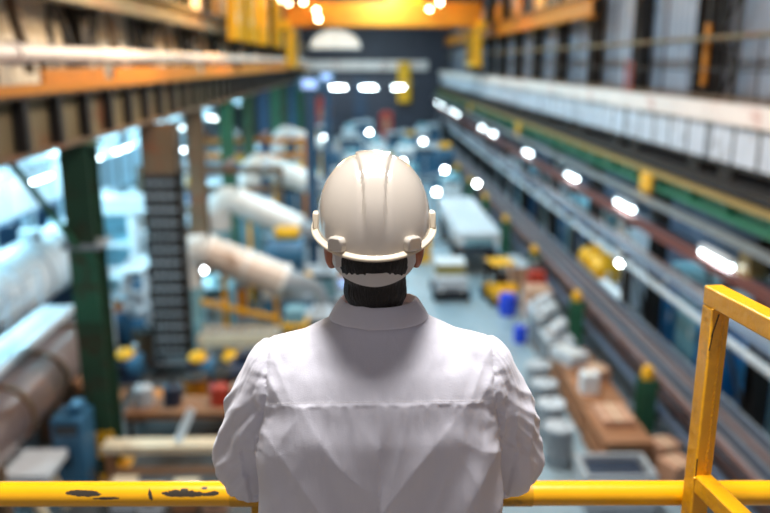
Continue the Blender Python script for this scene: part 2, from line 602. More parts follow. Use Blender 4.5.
for k, mm in enumerate(('brown', 'green', 'dgreen', 'bluecol', 'green', 'dgreen', 'bluecol', 'green', 'dgreen')):
    h_column('steel_column', '%s column carrying the left girder, %s beyond the lattice column' % ({'brown': 'brown', 'green': 'green', 'dgreen': 'dark green', 'bluecol': 'blue'}[mm], ORD[k]),
             -5.5, 25.7 + 6 * k, 7.0, M[mm], 0.5, 0.55)
for k, y in enumerate((28.0, 41.0)):
    c = h_column('machine_mast', 'slim blue mast rising from the machines to the left of the white helmet' if k == 0 else 'slim blue mast farther up the hall behind the other blue mast', -1.85, y, 7.6, M['bluecol'], 0.36, 0.36)
    for q in range(6):
        MB().box((0.3, 0, 1 + 1.1 * q), (0.35, 0.1, 0.08)).build('step_bracket', M['bluecol'], c)
    MB().box((0, 0, 7.75), (0.8, 0.5, 0.4)).build('head_box', M['blue'], c, 0.03)
    MB().box((0, -0.28, 7.75), (0.5, 0.06, 0.3)).build('blue_lamp', E_SCR, c)


# ------------------------------------------------------------------ lamps
def lamp_proto(name, label, tube_m, ln, grp):
    t = thing(name, label, 'lamp', (0, 0, -60), group=grp)
    MB().prism([(-0.09, 0.0), (0.09, 0.0), (0.05, 0.12), (-0.05, 0.12)], 'Y', -ln / 2, ln / 2).build('housing', M['white'], t)
    MB().cyl((0, -ln / 2 + 0.04, -0.05), (0, ln / 2 - 0.04, -0.05), 0.05, n=14).build('tube', tube_m, t)
    for sx in (-1, 1):
        MB().cyl((0, sx * ln * 0.35, 0.1), (0, sx * ln * 0.35, 0.412), 0.012, n=8).build('hanger', M['dark'], t)
    return t


lp = lamp_proto('fluorescent_lamp', 'nearest bright tube lamp under the right gallery, above the yellow gate rail', E_TUBE, 1.55, 'tube lamps under the right gallery')
lp.location = (8.0, 16.7, 4.22)
for k, (y, ln) in enumerate(((23, 1), (29.1, .9), (37.2, .9), (47.5, .9), (51.9, .9), (66, 1), (70, 1), (78, 1), (84, 1))):
    clone(lp, (8.0, y, 4.3), 0, 'bright tube lamp under the right gallery, %s along the row from the platform' % ORD[k + 1], (1, ln, 1))
lq = lamp_proto('fluorescent_lamp', 'nearest bright tube lamp of the left bay, beside the dark green column', E_TUBE, 1.7, 'tube lamps of the left bay')
lq.location = (-11.5, 27.7, 4.5)
for k, (y, ln) in enumerate(((33.7, .5), (36.6, .5), (38.2, .5), (41, .6), (47.3, 1), (49.6, 1), (59.7, 1), (76, 1.2))):
    clone(lq, (-11.5, y, 4.5), 0, 'bright tube lamp of the left bay, %s along the row from the platform' % ORD[k + 1], (1, ln, 1))
le = lamp_proto('fluorescent_lamp', 'bright lamp across the hall end, first from the left girder', E_FAR, 1.3, 'lamps across the hall end')
le.location, le.rotation_euler = (-6.6, 88, 5.8), (0, 0, PI / 2)
for k, (x, s_) in enumerate(((-3.1, .65), (-2.2, .65), (0.25, .65), (1.15, .65), (3.7, .5), (4.4, .5))):
    clone(le, (x, 88, 5.8), PI / 2, 'bright lamp across the hall end, %s from the left girder' % ORD[k + 1], (1, s_, 1))
for nm, lb, x0, y0, y1, z, hang in (('cable_tray', 'grey cable tray carrying the tube lamps under the right gallery', 8.0, 9, 88, 4.75, 5.56),
                                    ('cable_tray', 'grey cable tray carrying the tube lamps of the left bay', -11.5, 12, 82, 4.95, 7.6)):
    t = thing(nm, lb, 'cable tray', (x0, 0, z))
    MB().box((0, (y0 + y1) / 2, 0), (0.36, y1 - y0, 0.06)).build('tray', M['galv'], t)
    for k in range(13):
        if x0 > 0:
            MB().box((0.36, 9.4 + 6.3 * k, -0.02), (0.37, 0.1, 0.1)).build('bracket', M['dark'], t)
        else:
            MB().cyl((0, y0 + 1 + 5.5 * k, 0), (0, y0 + 1 + 5.5 * k, hang - z), 0.02, n=8).build('hanger', M['dark'], t)
t = thing('cable_tray', 'grey cable tray carrying the lamp row across the hall end', 'cable tray', (-0.5, 88, 6.214))
MB().box((0, 0, 0.03), (13.0, 0.3, 0.06)).build('tray', M['galv'], t)
for k in range(5):
    MB().cyl((-5 + 2.7 * k, 0, 0.03), (-5 + 2.7 * k, 0, 8.3), 0.03, n=8).build('hanger', M['dark'], t)

# ------------------------------------------------------------------ right gallery
for k in range(13):
    y = 9.4 + 6.3 * k
    c = h_column('gallery_column', 'dark column carrying the green gallery beam, %s from the platform' % ORD[k], 8.75, y, 4.965, M['dark'], 0.4, 0.45)
    if k in (2, 5, 8):
        MB().box((-0.52, 0, 5.1), (0.12, 0.8, 0.54)).build('yellow_bracket', M['yellow_b'], c, 0.03)
    elif k == 1:
        MB().box((-0.42, 0, 4.3), (0.42, 0.5, 0.5)).build('ochre_box', M['ochre'], c, 0.03)
    for z in (3.0, 3.95):
        MB().box((-0.62, 0, z - 0.12), (0.9, 0.12, 0.14)).build('arm', M['dark'], c)
    if k < 12:
        MB().bar((0, 0.2, 0.4), (0, 3.0, 3.4), 0.06, 0.1, (1, 0, 0)).build('brace', M['dark'], c)
g = thing('gallery_beam', 'long green beam edging the right gallery, with pale flange', 'beam', (8.5, 0, 0))
MB().box((0.1, 46, 5.2), (0.07, 84, 0.34)).build('web', M['bgreen'], g)
MB().box((0, 46, 5.4), (0.4, 84, 0.07)).build('top_flange', M['ochre'], g)
MB().box((0, 46, 5.0), (0.4, 84, 0.06)).build('bottom_flange', M['bgreen'], g)
for k in range(40):
    MB().box((-0.02, 9 + 2.07 * k, 5.2), (0.2, 0.05, 0.34)).build('stiffener', M['bgreen'], g)
# clad white parapet / crane girder above it, in sheets
for k in range(13):
    y0 = 7 + 6.5 * k
    c = thing('cladding_panel', 'white corrugated parapet panel above the green beam, %s along from the platform' % ORD[k], 'panel', (9.05, y0, 0), group='white parapet panels of the right gallery')
    MB().box((0, 3.24, 6.52), (0.08, 6.46, 1.0)).build('sheet', M['clad'], c)
    MB().box((-0.06, 3.24, 7.27), (0.26, 6.46, 0.5)).build('top_plate', M['clad_top'], c, 0.02)
    MB().box((-0.03, 3.24, 6.03), (0.16, 6.46, 0.1)).build('bottom_rail', M['dark'], c)
    for q in range(2):
        MB().box((0.0, 0.7 + 4.6 * q, 5.83), (0.14, 0.7, 0.3)).build('foot', M['dark'], c)
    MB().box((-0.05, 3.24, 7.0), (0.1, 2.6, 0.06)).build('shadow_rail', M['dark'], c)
hr = thing('gallery_handrail', 'olive handrail pipe crossing before the grey upper right wall', 'handrail', (9.4, 0, 0))
MB().tube([(0, 9, 9.12), (0, 44, 9.12), (0, 88, 9.12)], 0.07, 12).build('rail', M['olive'], hr)
MB().tube([(0, 9, 8.3), (0, 88, 8.3)], 0.03, 10).build('midrail', M['dark'], hr)
for k in range(20):
    MB().cyl((0, 10.5 + 4 * k, 7.45), (0, 10.5 + 4 * k, 9.12), 0.025, n=8).build('post', M['dark'], hr)
MB().box((-0.1, 48, 7.6), (0.5, 80, 0.06)).build('toe_plank', M['brown'], hr)
for k in range(12):
    y = 11.6 + 5.65 * k
    c = thing('wall_column', 'dark column against the grey upper right wall, %s from the platform' % ORD[k], 'column', (10.1, y, 5.7), group='dark columns of the upper right wall')
    MB().ibeam((0, 0, 0), (0, 0, 8.7), 0.5, 0.6 if k != 2 else 0.95, 0.06, (0, 1, 0)).build('shaft', M['dark'], c)
    MB().box((-0.3, -0.5, 3.0), (0.08, 0.22, 1.7)).build('marker_plate', M['orange'] if k == 2 else M['dark'], c)
    if k < 3:
        for q in range(5):
            s_ = 1 if q % 2 else -1
            MB().bar((-0.1, -1.4 - 0.45 * s_, 1.6 + 1.0 * q), (-0.1, -1.4 + 0.45 * s_, 2.6 + 1.0 * q), 0.06, 0.1, (1, 0, 0)).build('lacing', M['dark'], c)
        for sx in (-0.5, 0.5):
            MB().box((-0.1, -1.4 + sx, 4.4), (0.1, 0.1, 8.6)).build('lattice_post', M['dark'], c)
ld = thing('ladder_frame', 'thin rust red frame standing on the white parapet', 'ladder', (8.98, 26.4, 7.53))
for sx in (-0.5, 0.5):
    MB().box((0, sx * .6, 0.5), (0.04, 0.04, 1.0)).build('stile', M['red'], ld)
for q in range(4):
    MB().box((0, 0, 0.2 + 0.25 * q), (0.03, 0.6, 0.03)).build('rung', M['red'], ld)
b = thing('runway_beam', 'yellow crane runway beam high on the right wall', 'beam', (9.5, 0, 0))
MB().ibeam((0, 33, 10.7), (0, 90, 10.7), 0.5, 0.8, 0.06).build('beam', M['orange'], b)
MB().box((-0.1, 61.5, 11.16), (0.2, 57, 0.12)).build('rail', M['dark'], b)
for k in range(10):
    MB().box((0.2, 34.2 + 5.65 * k, 10.15), (0.26, 0.4, 0.3)).build('bracket', M['olive'], b)
for k in range(7):
    y = 36 + 6.5 * k
    c = thing('hoist_guard', 'amber guard panel on the yellow right runway beam, %s from the platform' % ORD[k], 'guard', (9.45, y, 11.22), group='amber guard panels on the right beam')
    MB().box((0, 0, 0.6), (0.1, 2.6, 1.2)).build('panel', M['orange'], c, 0.02)
    for sx in (-1, 1):
        MB().box((0.06, sx * 1.4, 0.7), (0.12, 0.12, 1.4)).build('post', M['brown'], c)

# ------------------------------------------------------------------ bridge crane
cr = thing('bridge_crane', 'yellow overhead travelling crane spanning the hall below the roof', 'crane', (1.55, 58, 0))
MB().box((0, -1.3, 11.75), (13.8, 0.8, 1.6)).build('girder', M['orange'], cr, 0.03)
MB().box((0, 1.3, 11.75), (13.8, 0.8, 1.6)).build('girder', M['orange'], cr, 0.03)
MB().box((0, 0, 12.65), (13.8, 0.9, 0.1)).build('walkway', M['olive'], cr)
tr = MB().box((1.5, 0, 12.85), (2.4, 2.8, 0.7)).build('trolley', M['yellow_b'], cr, 0.04)
MB().cyl((0.8, 0, 13.35), (2.2, 0, 13.35), 0.35).build('rope_drum', M['dark'], tr)
for sx in (-1, 1):
    MB().box((sx * 6.85, 0, 11.0), (0.5, 5.4, 0.6)).build('end_truck', M['yellow_b'], cr, 0.03)
    for sy in (-1, 1):
        MB().cyl((sx * 6.85 - 0.1, sy * 2.2, 10.75), (sx * 6.85 + 0.1, sy * 2.2, 10.75), 0.3).build('wheel', M['dark'], cr)
        MB().box((sx * 6.6, sy * 2.0, 9.6), (0.5, 0.5, 2.4)).build('leg', M['yellow_b'], cr, 0.03)
    MB().box((sx * 6.6, 0, 8.345), (0.6, 4.8, 0.36)).build('sill_beam', M['yellow_b'], cr, 0.03)
for k, (x, z, s_) in enumerate(((-3.12, 11.95, .13), (-3.0, 11.4, .14), (-4.0, 12.5, .13), (4.7, 12.05, .12), (5.42, 12.5, .14), (-5.0, 12.4, .1))):
    c = thing('flood_lamp', 'warm flood lamp on the yellow crane girder, %s from its left end' % ORD[(2, 3, 1, 4, 5, 0)[k]], 'lamp', (x, 55.87, z), group='flood lamps of the overhead crane')
    MB().lathe([(0.08, 0.35), (0.14, 0.3), (s_ + 0.04, 0.0), (s_ + 0.02, -0.03)], 20, Matrix.Rotation(PI / 2, 3, 'X') @ Matrix.Scale(-1, 3, (0, 0, 1))).build('reflector', M['orange'], c)
    MB().ell((0, -0.02, 0), (s_, 0.08, s_)).build('lens', E_SOD, c)
    MB().box((0, 0.25, 0), (0.12, 0.3, 0.12)).build('bracket', M['dark'], c)
for k, y in enumerate((36.5, 41, 46.5, 54)):
    c = thing('service_portal', 'bright yellow upright portal fixed to the olive left beam, %s from the platform' % ORD[k], 'portal', (-5.72, y, 9.45), group='yellow portals on the left beam')
    for sy in (-1, 1):
        MB().box((0, sy * 0.75, 1.75), (0.42, 0.42, 3.5)).build('leg', M['yellow_b'], c, 0.03)
    MB().box((0, 0, 3.4), (0.46, 2.2, 0.5)).build('lintel', M['yellow_b'], c, 0.03)
    MB().box((0, 0, 1.0), (0.2, 1.2, 0.5)).build('crossbar', M['pipew'], c, 0.03)
    MB().lathe([(0.1, 0.08), (0.12, 0.0), (0.07, -0.07), (0.02, -0.09)], 16, None, (0.4, 0, 3.1)).build('lamp', E_SOD, c)
    MB().box((0.28, 0, 3.2), (0.4, 0.1, 0.08)).build('lamp_arm', M['dark'], c)

# ------------------------------------------------------------------ left bay plant
t = thing('storage_tank', 'large brown grey horizontal tank with hoops in the lower left corner', 'tank', (-6.85, 9.0, 0))
MB().tube([(0, 0, 2.0), (0, 0.1, 2.0), (0, 8.5, 2.0), (0, 8.75, 2.0), (0, 8.85, 2.0)], [0.45, 0.6, 0.6, 0.5, 0.2], 36).build('shell', M['tank'], t)
for k in range(5):
    MB().cyl((0, 1.0 + 1.75 * k, 2.0), (0, 1.12 + 1.75 * k, 2.0), 0.645, n=36).build('hoop', M['brown'], t)
for k in (0, .57, 2):
    MB().prism([(-0.6, 0), (0.6, 0), (0.5, 1.75), (0.3, 1.5), (-0.3, 1.5), (-0.5, 1.75)], 'Y', 1.6 + 2.8 * k, 1.85 + 2.8 * k).build('saddle', M['brown'], t)
MB().cyl((0.45, 7.0, 1.7), (0.75, 7.0, 1.35), 0.14).build('nozzle', M['wood'], t)
MB().tube([(0.3, 6.2, 1.6), (0.6, 6.2, 1.2), (0.7, 6.2, 0.1)], 0.09).build('drain_pipe', M['wood'], t)
t = thing('catwalk', 'pale catwalk with thin railing above the brown grey tank', 'catwalk', (-7.6, 9.0, 0))
MB().box((0.2, 4.5, 2.72), (0.8, 9.2, 0.07)).build('deck', M['lgrey'], t)
MB().box((0.62, 4.5, 2.76), (0.05, 9.2, 0.16)).build('kick_plate', M['white'], t)
for k in range(6):
    for sx in (-0.2, ):
        MB().cyl((sx, 0.3 + 1.75 * k, 0), (sx, 0.3 + 1.75 * k, 3.7), 0.035, n=10).build('post', M['lgrey'], t)
for z in (3.2, 3.7):
    MB().tube([(-0.2, 0, z), (-0.2, 9, z)], 0.03, 10).build('railing', M['lgrey'], t)
t = thing('white_vessel', 'fat white horizontal vessel with domed end behind the catwalk', 'tank', (-9.3, 17.3, 0))
MB().tube([(0, 0, 2.8), (0, 0.25, 2.8), (0, 0.6, 2.8), (0, 7.4, 2.8), (0, 7.8, 2.8), (0, 8.05, 2.8)], [0.2, 0.7, 0.9, 0.9, 0.7, 0.2], 36).build('shell', M['white'], t)
for k in range(4):
    MB().cyl((0, 1.2 + 1.8 * k, 2.8), (0, 1.32 + 1.8 * k, 2.8), 0.94, n=36).build('hoop', M['lgrey'], t)
for k in range(2):
    MB().prism([(-0.8, 0), (0.8, 0), (0.75, 2.5), (0.4, 2.1), (-0.4, 2.1), (-0.75, 2.5)], 'Y', 1.4 + 4.6 * k, 1.7 + 4.6 * k).build('saddle', M['navy'], t)
MB().cyl((0, 4, 3.6), (0, 4, 3.95), 0.3).build('manhole', M['lgrey'], t)
t = thing('white_vessel', 'second white vessel lying lower, its blue end cap beside the catwalk posts', 'tank', (-8.9, 12.2, 0))
MB().tube([(0, 0, 1.6), (0, 0.3, 1.6), (0, 4.4, 1.6), (0, 4.7, 1.6)], [0.3, 0.7, 0.7, 0.3], 32).build('shell', M['lgrey'], t)
MB().cyl((0, 4.35, 1.6), (0, 4.55, 1.6), 0.74).build('end_cap', M['blue'], t)
for k in range(2):
    MB().box((0, 1.2 + 2.2 * k, 0.5), (1.1, 0.25, 1.0)).build('saddle', M['navy'], t)
t = thing('air_duct', 'large white rectangular air duct under the left bay lamps', 'duct', (-13.3, 20, 0))
MB().box((0, 7, 3.9), (1.7, 14, 1.9)).build('casing', M['white'], t, 0.05)
for k in range(7):
    MB().box((0, 1.0 + 2 * k, 3.9), (1.8, 0.1, 2.0)).build('flange', M['lgrey'], t)
MB().box((0.86, 7, 3.05), (0.06, 14, 0.12)).build('blue_edge', M['blue'], t)
for k in range(4):
    MB().box((0, 1.5 + 3.6 * k, 1.47), (0.9, 0.16, 2.95)).build('support', M['bluecol'], t)
t = thing('blue_tray', 'long blue girder above the white air duct', 'girder', (-12.9, 0, 0))
MB().ibeam((0, 12, 6.2), (0, 84, 6.2), 0.3, 0.55, 0.05).build('girder', M['blue'], t)
for k in range(8):
    MB().cyl((0, 14 + 9 * k, 6.45), (0, 14 + 9 * k, 7.6), 0.04, n=8).build('hanger', M['dark'], t)


def cabinet(name, label, size, body, door, cat='cabinet', group=None, screen=False, lamp=False):
    """machine housing: plinth, body, two doors with handles, window, control box, vent"""
    wd, dp, ht = size
    t = thing(name, label, cat, (0, 0, -40), group=group)
    MB().box((0, 0, 0.08), (wd * 0.94, dp * 0.94, 0.16)).build('plinth', M['navy'], t)
    MB().box((0, 0, 0.16 + (ht - 0.16) / 2), (wd, dp, ht - 0.16)).build('body', body, t, 0.04)
    for sx in (-1, 1):
        d = MB().box((sx * wd * 0.23, -dp / 2 - 0.015, 0.2 + ht * 0.4), (wd * 0.42, 0.04, ht * 0.66)).build('door', door, t, 0.01)
        MB().box((sx * wd * 0.06, -dp / 2 - 0.06, 0.2 + ht * 0.42), (0.03, 0.05, 0.3)).build('handle', M['dark'], d)
    MB().box((0, -dp / 2 - 0.02, ht * 0.88), (wd * 0.7, 0.05, ht * 0.12)).build('window', M['glass'], t)
    MB().box((wd * 0.2, 0, ht + 0.11), (wd * 0.4, dp * 0.5, 0.22)).build('roof_unit', body, t, 0.03)
    if screen:
        a = MB().box((wd / 2 + 0.2, -dp / 2, ht * 0.65), (0.35, 0.14, 0.5)).build('control_box', M['lgrey'], t, 0.02)
        MB().box((wd / 2 + 0.2, -dp / 2 - 0.08, ht * 0.7), (0.26, 0.02, 0.22)).build('screen', E_SCR, a)
        MB().bar((wd / 2 - 0.05, -dp / 2 + 0.05, ht * 0.65), (wd / 2 + 0.1, -dp / 2 + 0.05, ht * 0.65), 0.06, 0.06).build('arm', M['dark'], t)
    if lamp:
        MB().cyl((-wd * 0.3, 0, ht), (-wd * 0.3, 0, ht + 0.35), 0.03, n=8).build('lamp_pole', M['dark'], t)
        MB().ell((-wd * 0.3, 0, ht + 0.42), (0.13, 0.13, 0.11)).build('work_lamp', E_TASK, t)
    return t


def press(name, label, body, accent, group=None):
    """C-frame press: bed, table, column, head, ram, motor"""
    t = thing(name, label, 'press', (0, 0, -40), group=group)
    MB().box((0, 0, 0.4), (1.5, 1.4, 0.8)).build('bed', body, t, 0.04)
    MB().box((0, -0.15, 0.88), (1.7, 1.1, 0.16)).build('table', M['galv'], t, 0.02)
    MB().box((0, 0.5, 1.7), (1.1, 0.5, 1.9)).build('column', body, t, 0.04)
    MB().prism([(0.75, 1.95), (0.75, 2.7), (-0.5, 2.7), (-0.62, 2.5), (-0.62, 2.15), (-0.3, 1.95)], 'X', -0.6, 0.6).build('head', body, t, 0.04)
    MB().cyl((0, -0.25, 1.35), (0, -0.25, 2.0), 0.16).build('ram', M['steelbar'], t)
    MB().cyl((-0.35, 0.3, 2.9), (0.45, 0.3, 2.9), 0.22).build('motor', accent, t)
    MB().box((0.75, -0.4, 1.5), (0.25, 0.2, 0.4)).build('control_box', accent, t, 0.02)
    return t


def pump(name, label, hood, group=None):
    t = thing(name, label, 'pump', (0, 0, -40), group=group)
    MB().box((0, 0, 0.12), (1.1, 0.7, 0.24)).build('base', M['navy'], t, 0.02)
    MB().cyl((-0.45, 0, 0.55), (0.1, 0, 0.55), 0.3).build('motor', M['navy'], t)
    MB().lathe([(0.05, -0.3), (0.38, -0.28), (0.42, 0), (0.38, 0.28), (0.05, 0.3)], 24, Matrix.Rotation(PI / 2, 3, 'Y'), (0.33, 0, 0.6)).build('volute', M['blue'], t)
    MB().ell((-0.05, -0.02, 0.98), (0.46, 0.32, 0.16), Matrix.Rotation(0.28, 3, 'X')).build('hood', hood, t)
    MB().cyl((0.33, 0, 0.9), (0.33, 0, 1.3), 0.12).build('outlet', M['galv'], t)
    return t


def bench(name, label, ln, dp, ht, top, leg, group=None):
    t = thing(name, label, 'workbench', (0, 0, -40), group=group)
    MB().box((0, 0, ht - 0.08), (ln, dp, 0.16)).build('worktop', top, t, 0.015)
    for sx in (-1, 1):
        for sy in (-1, 1):
            MB().box((sx * (ln / 2 - 0.12), sy * (dp / 2 - 0.08), (ht - 0.16) / 2), (0.12, 0.1, ht - 0.16)).build('leg', leg, t)
    MB().box((0, dp / 2 - 0.08, 0.3), (ln - 0.3, 0.06, 0.08)).build('stretcher', leg, t)
    MB().box((0, 0, 0.33), (ln - 0.2, dp - 0.2, 0.04)).build('lower_shelf', leg, t)
    return t


def put(o, x, y, z=0.0, rz=0.0):
    o.location = (x, y, z)
    o.rotation_euler = (0, 0, rz)
    return o


# lower left foreground pieces
t = thing('trestle', 'white angular trestle standing by the brown grey tank', 'trestle', (-6.3, 13.28, 0))
t.scale = (.8, 1, 1)
for sy in (-0.4, 0.4):
    MB().bar((-0.75, sy, 0), (-0.1, sy, 1.05), 0.16, 0.16).build('leg', M['white'], t, 0.01)
    MB().bar((0.55, sy, 0), (0.1, sy, 1.05), 0.16, 0.16).build('leg', M['cream'], t, 0.01)
MB().box((0, 0, 1.13), (1.3, 1.0, 0.16)).build('top_beam', M['white'], t, 0.01)
put(cabinet('switch_cabinet', 'blue switch cabinet between the trestle and the dark green column', (0.62, 0.7, 1.75), M['blue'], M['blue']), -5.82, 14.26)
put(bench('workbench', 'pale plank workbench in the lower left, in front of the man\'s elbow', 2.6, 0.42, 1.0, M['cream'], M['wood']), -4.0, 14.4)
t = thing('white_plank', 'white plank leaning up off the pale workbench', 'plank', (-3.75, 14.45, 1.0))
MB().bar((-0.05, -0.1, 0.02), (0.22, 0.15, 0.62), 0.22, 0.04).build('board', M['white'], t)
for k, (x, y, m_, h) in enumerate(((-4.7, 13.6, 'lgrey', .55), (-4.15, 13.5, 'white', .45), (-3.5, 13.55, 'wood', .5), (-2.9, 13.5, 'card', .4))):
    t = thing('parts_box', '%s parts box on the floor before the pale workbench' % {'lgrey': 'grey', 'white': 'white', 'wood': 'wooden', 'card': 'cardboard'}[m_], 'box', (x, y, 0))
    MB().box((0, 0, h / 2), (0.48, 0.4, h)).build('body', M[m_], t, 0.02)
    MB().box((0, 0, h + 0.02), (0.5, 0.42, 0.05)).build('lid', M['cream'], t, 0.01)
    MB().box((0, -0.21, h * 0.6), (0.16, 0.03, 0.06)).build('handle', M['dark'], t)
put(bench('workbench', 'brown workbench behind the pale workbench, boxes under it', 2.9, 0.9, 0.95, M['wood'], M['dark']), -3.9, 16.3)
for k, (x, m_) in enumerate(((-5.0, 'lgrey'), (-4.35, 'navy'), (-3.3, 'red'), (-2.85, 'card'))):
    t = thing('canister', '%s canister standing on the brown workbench' % ('grey', 'dark blue', 'red', 'pinkish tan')[k], 'canister', (x, 16.3, 0.95))
    MB().lathe([(0.0, 0), (0.2, 0), (0.21, 0.03), (0.21, 0.42), (0.14, 0.5), (0.08, 0.52)], 20).build('body', M[m_], t)
    MB().cyl((0, 0, 0.52), (0, 0, 0.58), 0.07).build('cap', M['dark'], t)
    MB().tube([(-0.12, 0, 0.48), (-0.1, 0, 0.62), (0.1, 0, 0.62), (0.12, 0, 0.48)], 0.015, 8).build('handle', M['dark'], t)
np_ = put(press('press', 'small dark navy press with red box close beside the man\'s left sleeve', M['navy'], M['navy']), -2.85, 17.4, rz=0.15)
np_.scale = (.62, .62, .55)
MB().box((0.75, -0.55, 1.5), (0.2, 0.14, 0.3)).build('red_switch_box', M['red'], np_, 0.02)
for k, (x, y, lb) in enumerate(((-4.35, 19.3, 'pump with yellow hood, left of the pair beside the lattice column'), (-3.45, 19.3, 'pump with yellow hood, right of the pair beside the man\'s left sleeve'),
                                (-6.35, 19.6, 'pump with yellow hood between the dark green and lattice columns'))):
    put(pump('pump', lb, M['yellow_b']), x, y, 0.12).scale = (.64, .72, .8)
    t = thing('pump_plinth', ('concrete plinth under the left pump of the yellow hooded pair', 'concrete plinth under the right pump of the yellow hooded pair', 'concrete plinth under the yellow hooded pump by the dark green column')[k], 'plinth', (x, y, 0))
    MB().box((0, 0, 0.06), (0.86, 0.7, 0.12)).build('block', M['concrete'], t, 0.02)

# sloping ducts with their machines
for k, (x0, z0, x1, z1, y, r, m_) in enumerate(((-4.62, 3.15, -2.3, 2.2, 22, .49, 'duct'), (-4.55, 3.78, -2.3, 2.75, 27, .47, 'duct2'), (-4.4, 4.1, -2.1, 3.2, 34, .5, 'duct2'), (-4.4, 4.4, -2.2, 3.6, 46.3, .42, 'duct2'))):
    col = ('pinkish', 'whitish', 'whitish', 'whitish')[k]
    t = thing('exhaust_duct', '%s fat sloping exhaust duct with bend, %s behind the lattice column' % (col, ('lowest and nearest', 'second', 'third', 'farthest')[k]), 'duct', (0, y, 0))
    d = Vector((x1 - x0, 0, z1 - z0)).normalized()
    pts = [Vector((x0 - 0.62, 0, z0 - 1.1)), Vector((x0 - 0.6, 0, z0 - 0.55)), Vector((x0 - 0.5, 0, z0 - 0.2)), Vector((x0 - 0.28, 0, z0 + 0.02)), Vector((x0, 0, z0))]
    MB().tube(pts, r, 24).build('bend', M['duct2'], t)
    MB().cyl(pts[0] - Vector((0, 0, 1.0)), pts[0] + Vector((0, 0, 0.06)), r * 1.05, n=24).build('riser', M['teal'], t)
    MB().cyl(pts[-1], Vector((x1, 0, z1)), r, n=24).build('pipe', M[m_], t)
    for q in (0.03, 0.5, 0.97):
        c_ = pts[-1].lerp(Vector((x1, 0, z1)), q)
        MB().cyl(c_ - d * 0.05, c_ + d * 0.05, r + 0.05, n=24).build('flange', M['duct2'], t)
    MB().tube([Vector((x1, 0, z1)) - d * 0.05, Vector((x1, 0, z1)) + d * 0.3, Vector((x1 + 0.75, 0, z1 - 0.15)), Vector((x1 + 1.02, 0, z1 - .4)), Vector((x1 + 1.05, 0, 1.5))], [r * 0.95, r * 0.85, r * 0.5, r * .42, r * 0.4], 20).build('hopper_neck', M['galv'], t)
    for xs in (x0 + 0.5, x1 - 0.3):
        zt = z0 + (z1 - z0) * (xs - x0) / (x1 - x0) - r
        MB().box((xs, 0, zt / 2), (0.14, 0.14, zt)).build('leg', M['yellow_b'], t)
    MB().bar((x0 - 0.3, -0.2, 1.7), (x1 - 0.2, -0.2, 1.1), 0.1, 0.14).build('stay', M['yellow_b'], t)
    MB().box((x0 - 0.62, 0, (z0 - 2) / 2), (0.9, 0.9, z0 - 2)).build('fan_housing', M['teal'], t, 0.05)
    c = cabinet('filter_machine', 'pale filter machine under the lower end of the %s duct' % ('pinkish sloping', 'second sloping', 'third sloping', 'farthest sloping')[k], (1.2, 1.2, 1.25), M['lgrey'], M['teal'], 'machine', screen=k > 0)
    put(c, x1 + 0.78, y)
t = thing('roller_table', 'cream sided roller table below the pinkish sloping duct', 'conveyor', (-3.5, 20.75, 0))
t.scale = (.84, 1, 1)
MB().box((0, -0.35, 0.95), (2.75, 0.1, 0.34)).build('side_rail', M['cream'], t, 0.02)
MB().box((0, 0.35, 0.95), (2.75, 0.1, 0.34)).build('side_rail', M['cream'], t, 0.02)
for k in range(11):
    MB().cyl((-1.25 + 0.25 * k, -0.32, 1.02), (-1.25 + 0.25 * k, 0.32, 1.02), 0.08, n=12).build('roller', M['galv'], t)
for sx in (-1.2, 0, 1.2):
    MB().box((sx, 0, 0.4), (0.14, 0.7, 0.8)).build('leg', M['yellow_b'], t)
for k, (x, lb) in enumerate(((-1.93, 'yellow machine stand at the right end of the cream roller table'),)):
    t = thing('machine_stand', lb, 'stand', (x, 20.75, 0))
    for sx in (-.2, .2):
        for sy in (-.25, .25):
            MB().box((sx, sy, 0.65), (0.1, 0.1, 1.3)).build('leg', M['yellow_b'], t)
    MB().box((0, 0, 1.35), (0.7, 0.8, 0.12)).build('top', M['yellow_b'], t, 0.02)
    MB().box((0, 0, 1.6), (0.55, 0.6, 0.4)).build('gearbox', M['teal'], t, 0.04)

# red, orange bits among the far machines
for k, (x, y, z, m_, lb) in enumerate(((1.4, 38, 0, 'red', 'red machine guard box on the far floor, nearest red spot above the white helmet'), (-3.9, 79, 0, 'red', 'red machine guard box near the hall end on the left'),
                                       (2.6, 85, 0, 'red', 'red machine guard box at the hall end near the middle'), (2.5, 32.8, 0, 'yellow_b', 'amber machine guard box right of the white helmet'))):
    t = thing('guard_box', lb, 'machine', (x, y, z))
    h = 1.0 if y < 50 else 5.0 if y < 80 else 3.2
    MB().box((0, 0, h / 2), (0.9 if y < 50 else 1.4, 0.8, h)).build('body', M[m_], t, 0.05)
    MB().box((0, -0.42, h * 0.6), (0.5, 0.04, h * 0.4)).build('door', M['card'], t)
    MB().box((0, 0, h + 0.08), (0.6, 0.6, 0.16)).build('top_cover', M['red'], t, 0.03)
for k, (x, y, z) in enumerate(((3.5, 34.0, 2.4), (5.8, 36.5, 2.4), (8.98, 25.8, 1.6))):
    t = thing('work_lamp', 'small bright work lamp on a post, %s' % ('at the near end of the white trailer', 'at the far end of the white trailer', 'alone below the tube lamps of the right gallery')[k], 'lamp', (x, y + 2.2 * (k < 2), 0))
    MB().cyl((0, 0, 0.04), (0, 0, z), 0.04, n=10).build('post', M['dark'], t)
    MB().cyl((0, 0, 0), (0, 0, 0.05), 0.25).build('foot', M['dark'], t)
    MB().ell((0, 0, z + 0.1), (0.11, 0.11, 0.1)).build('bulb', E_TASK, t)


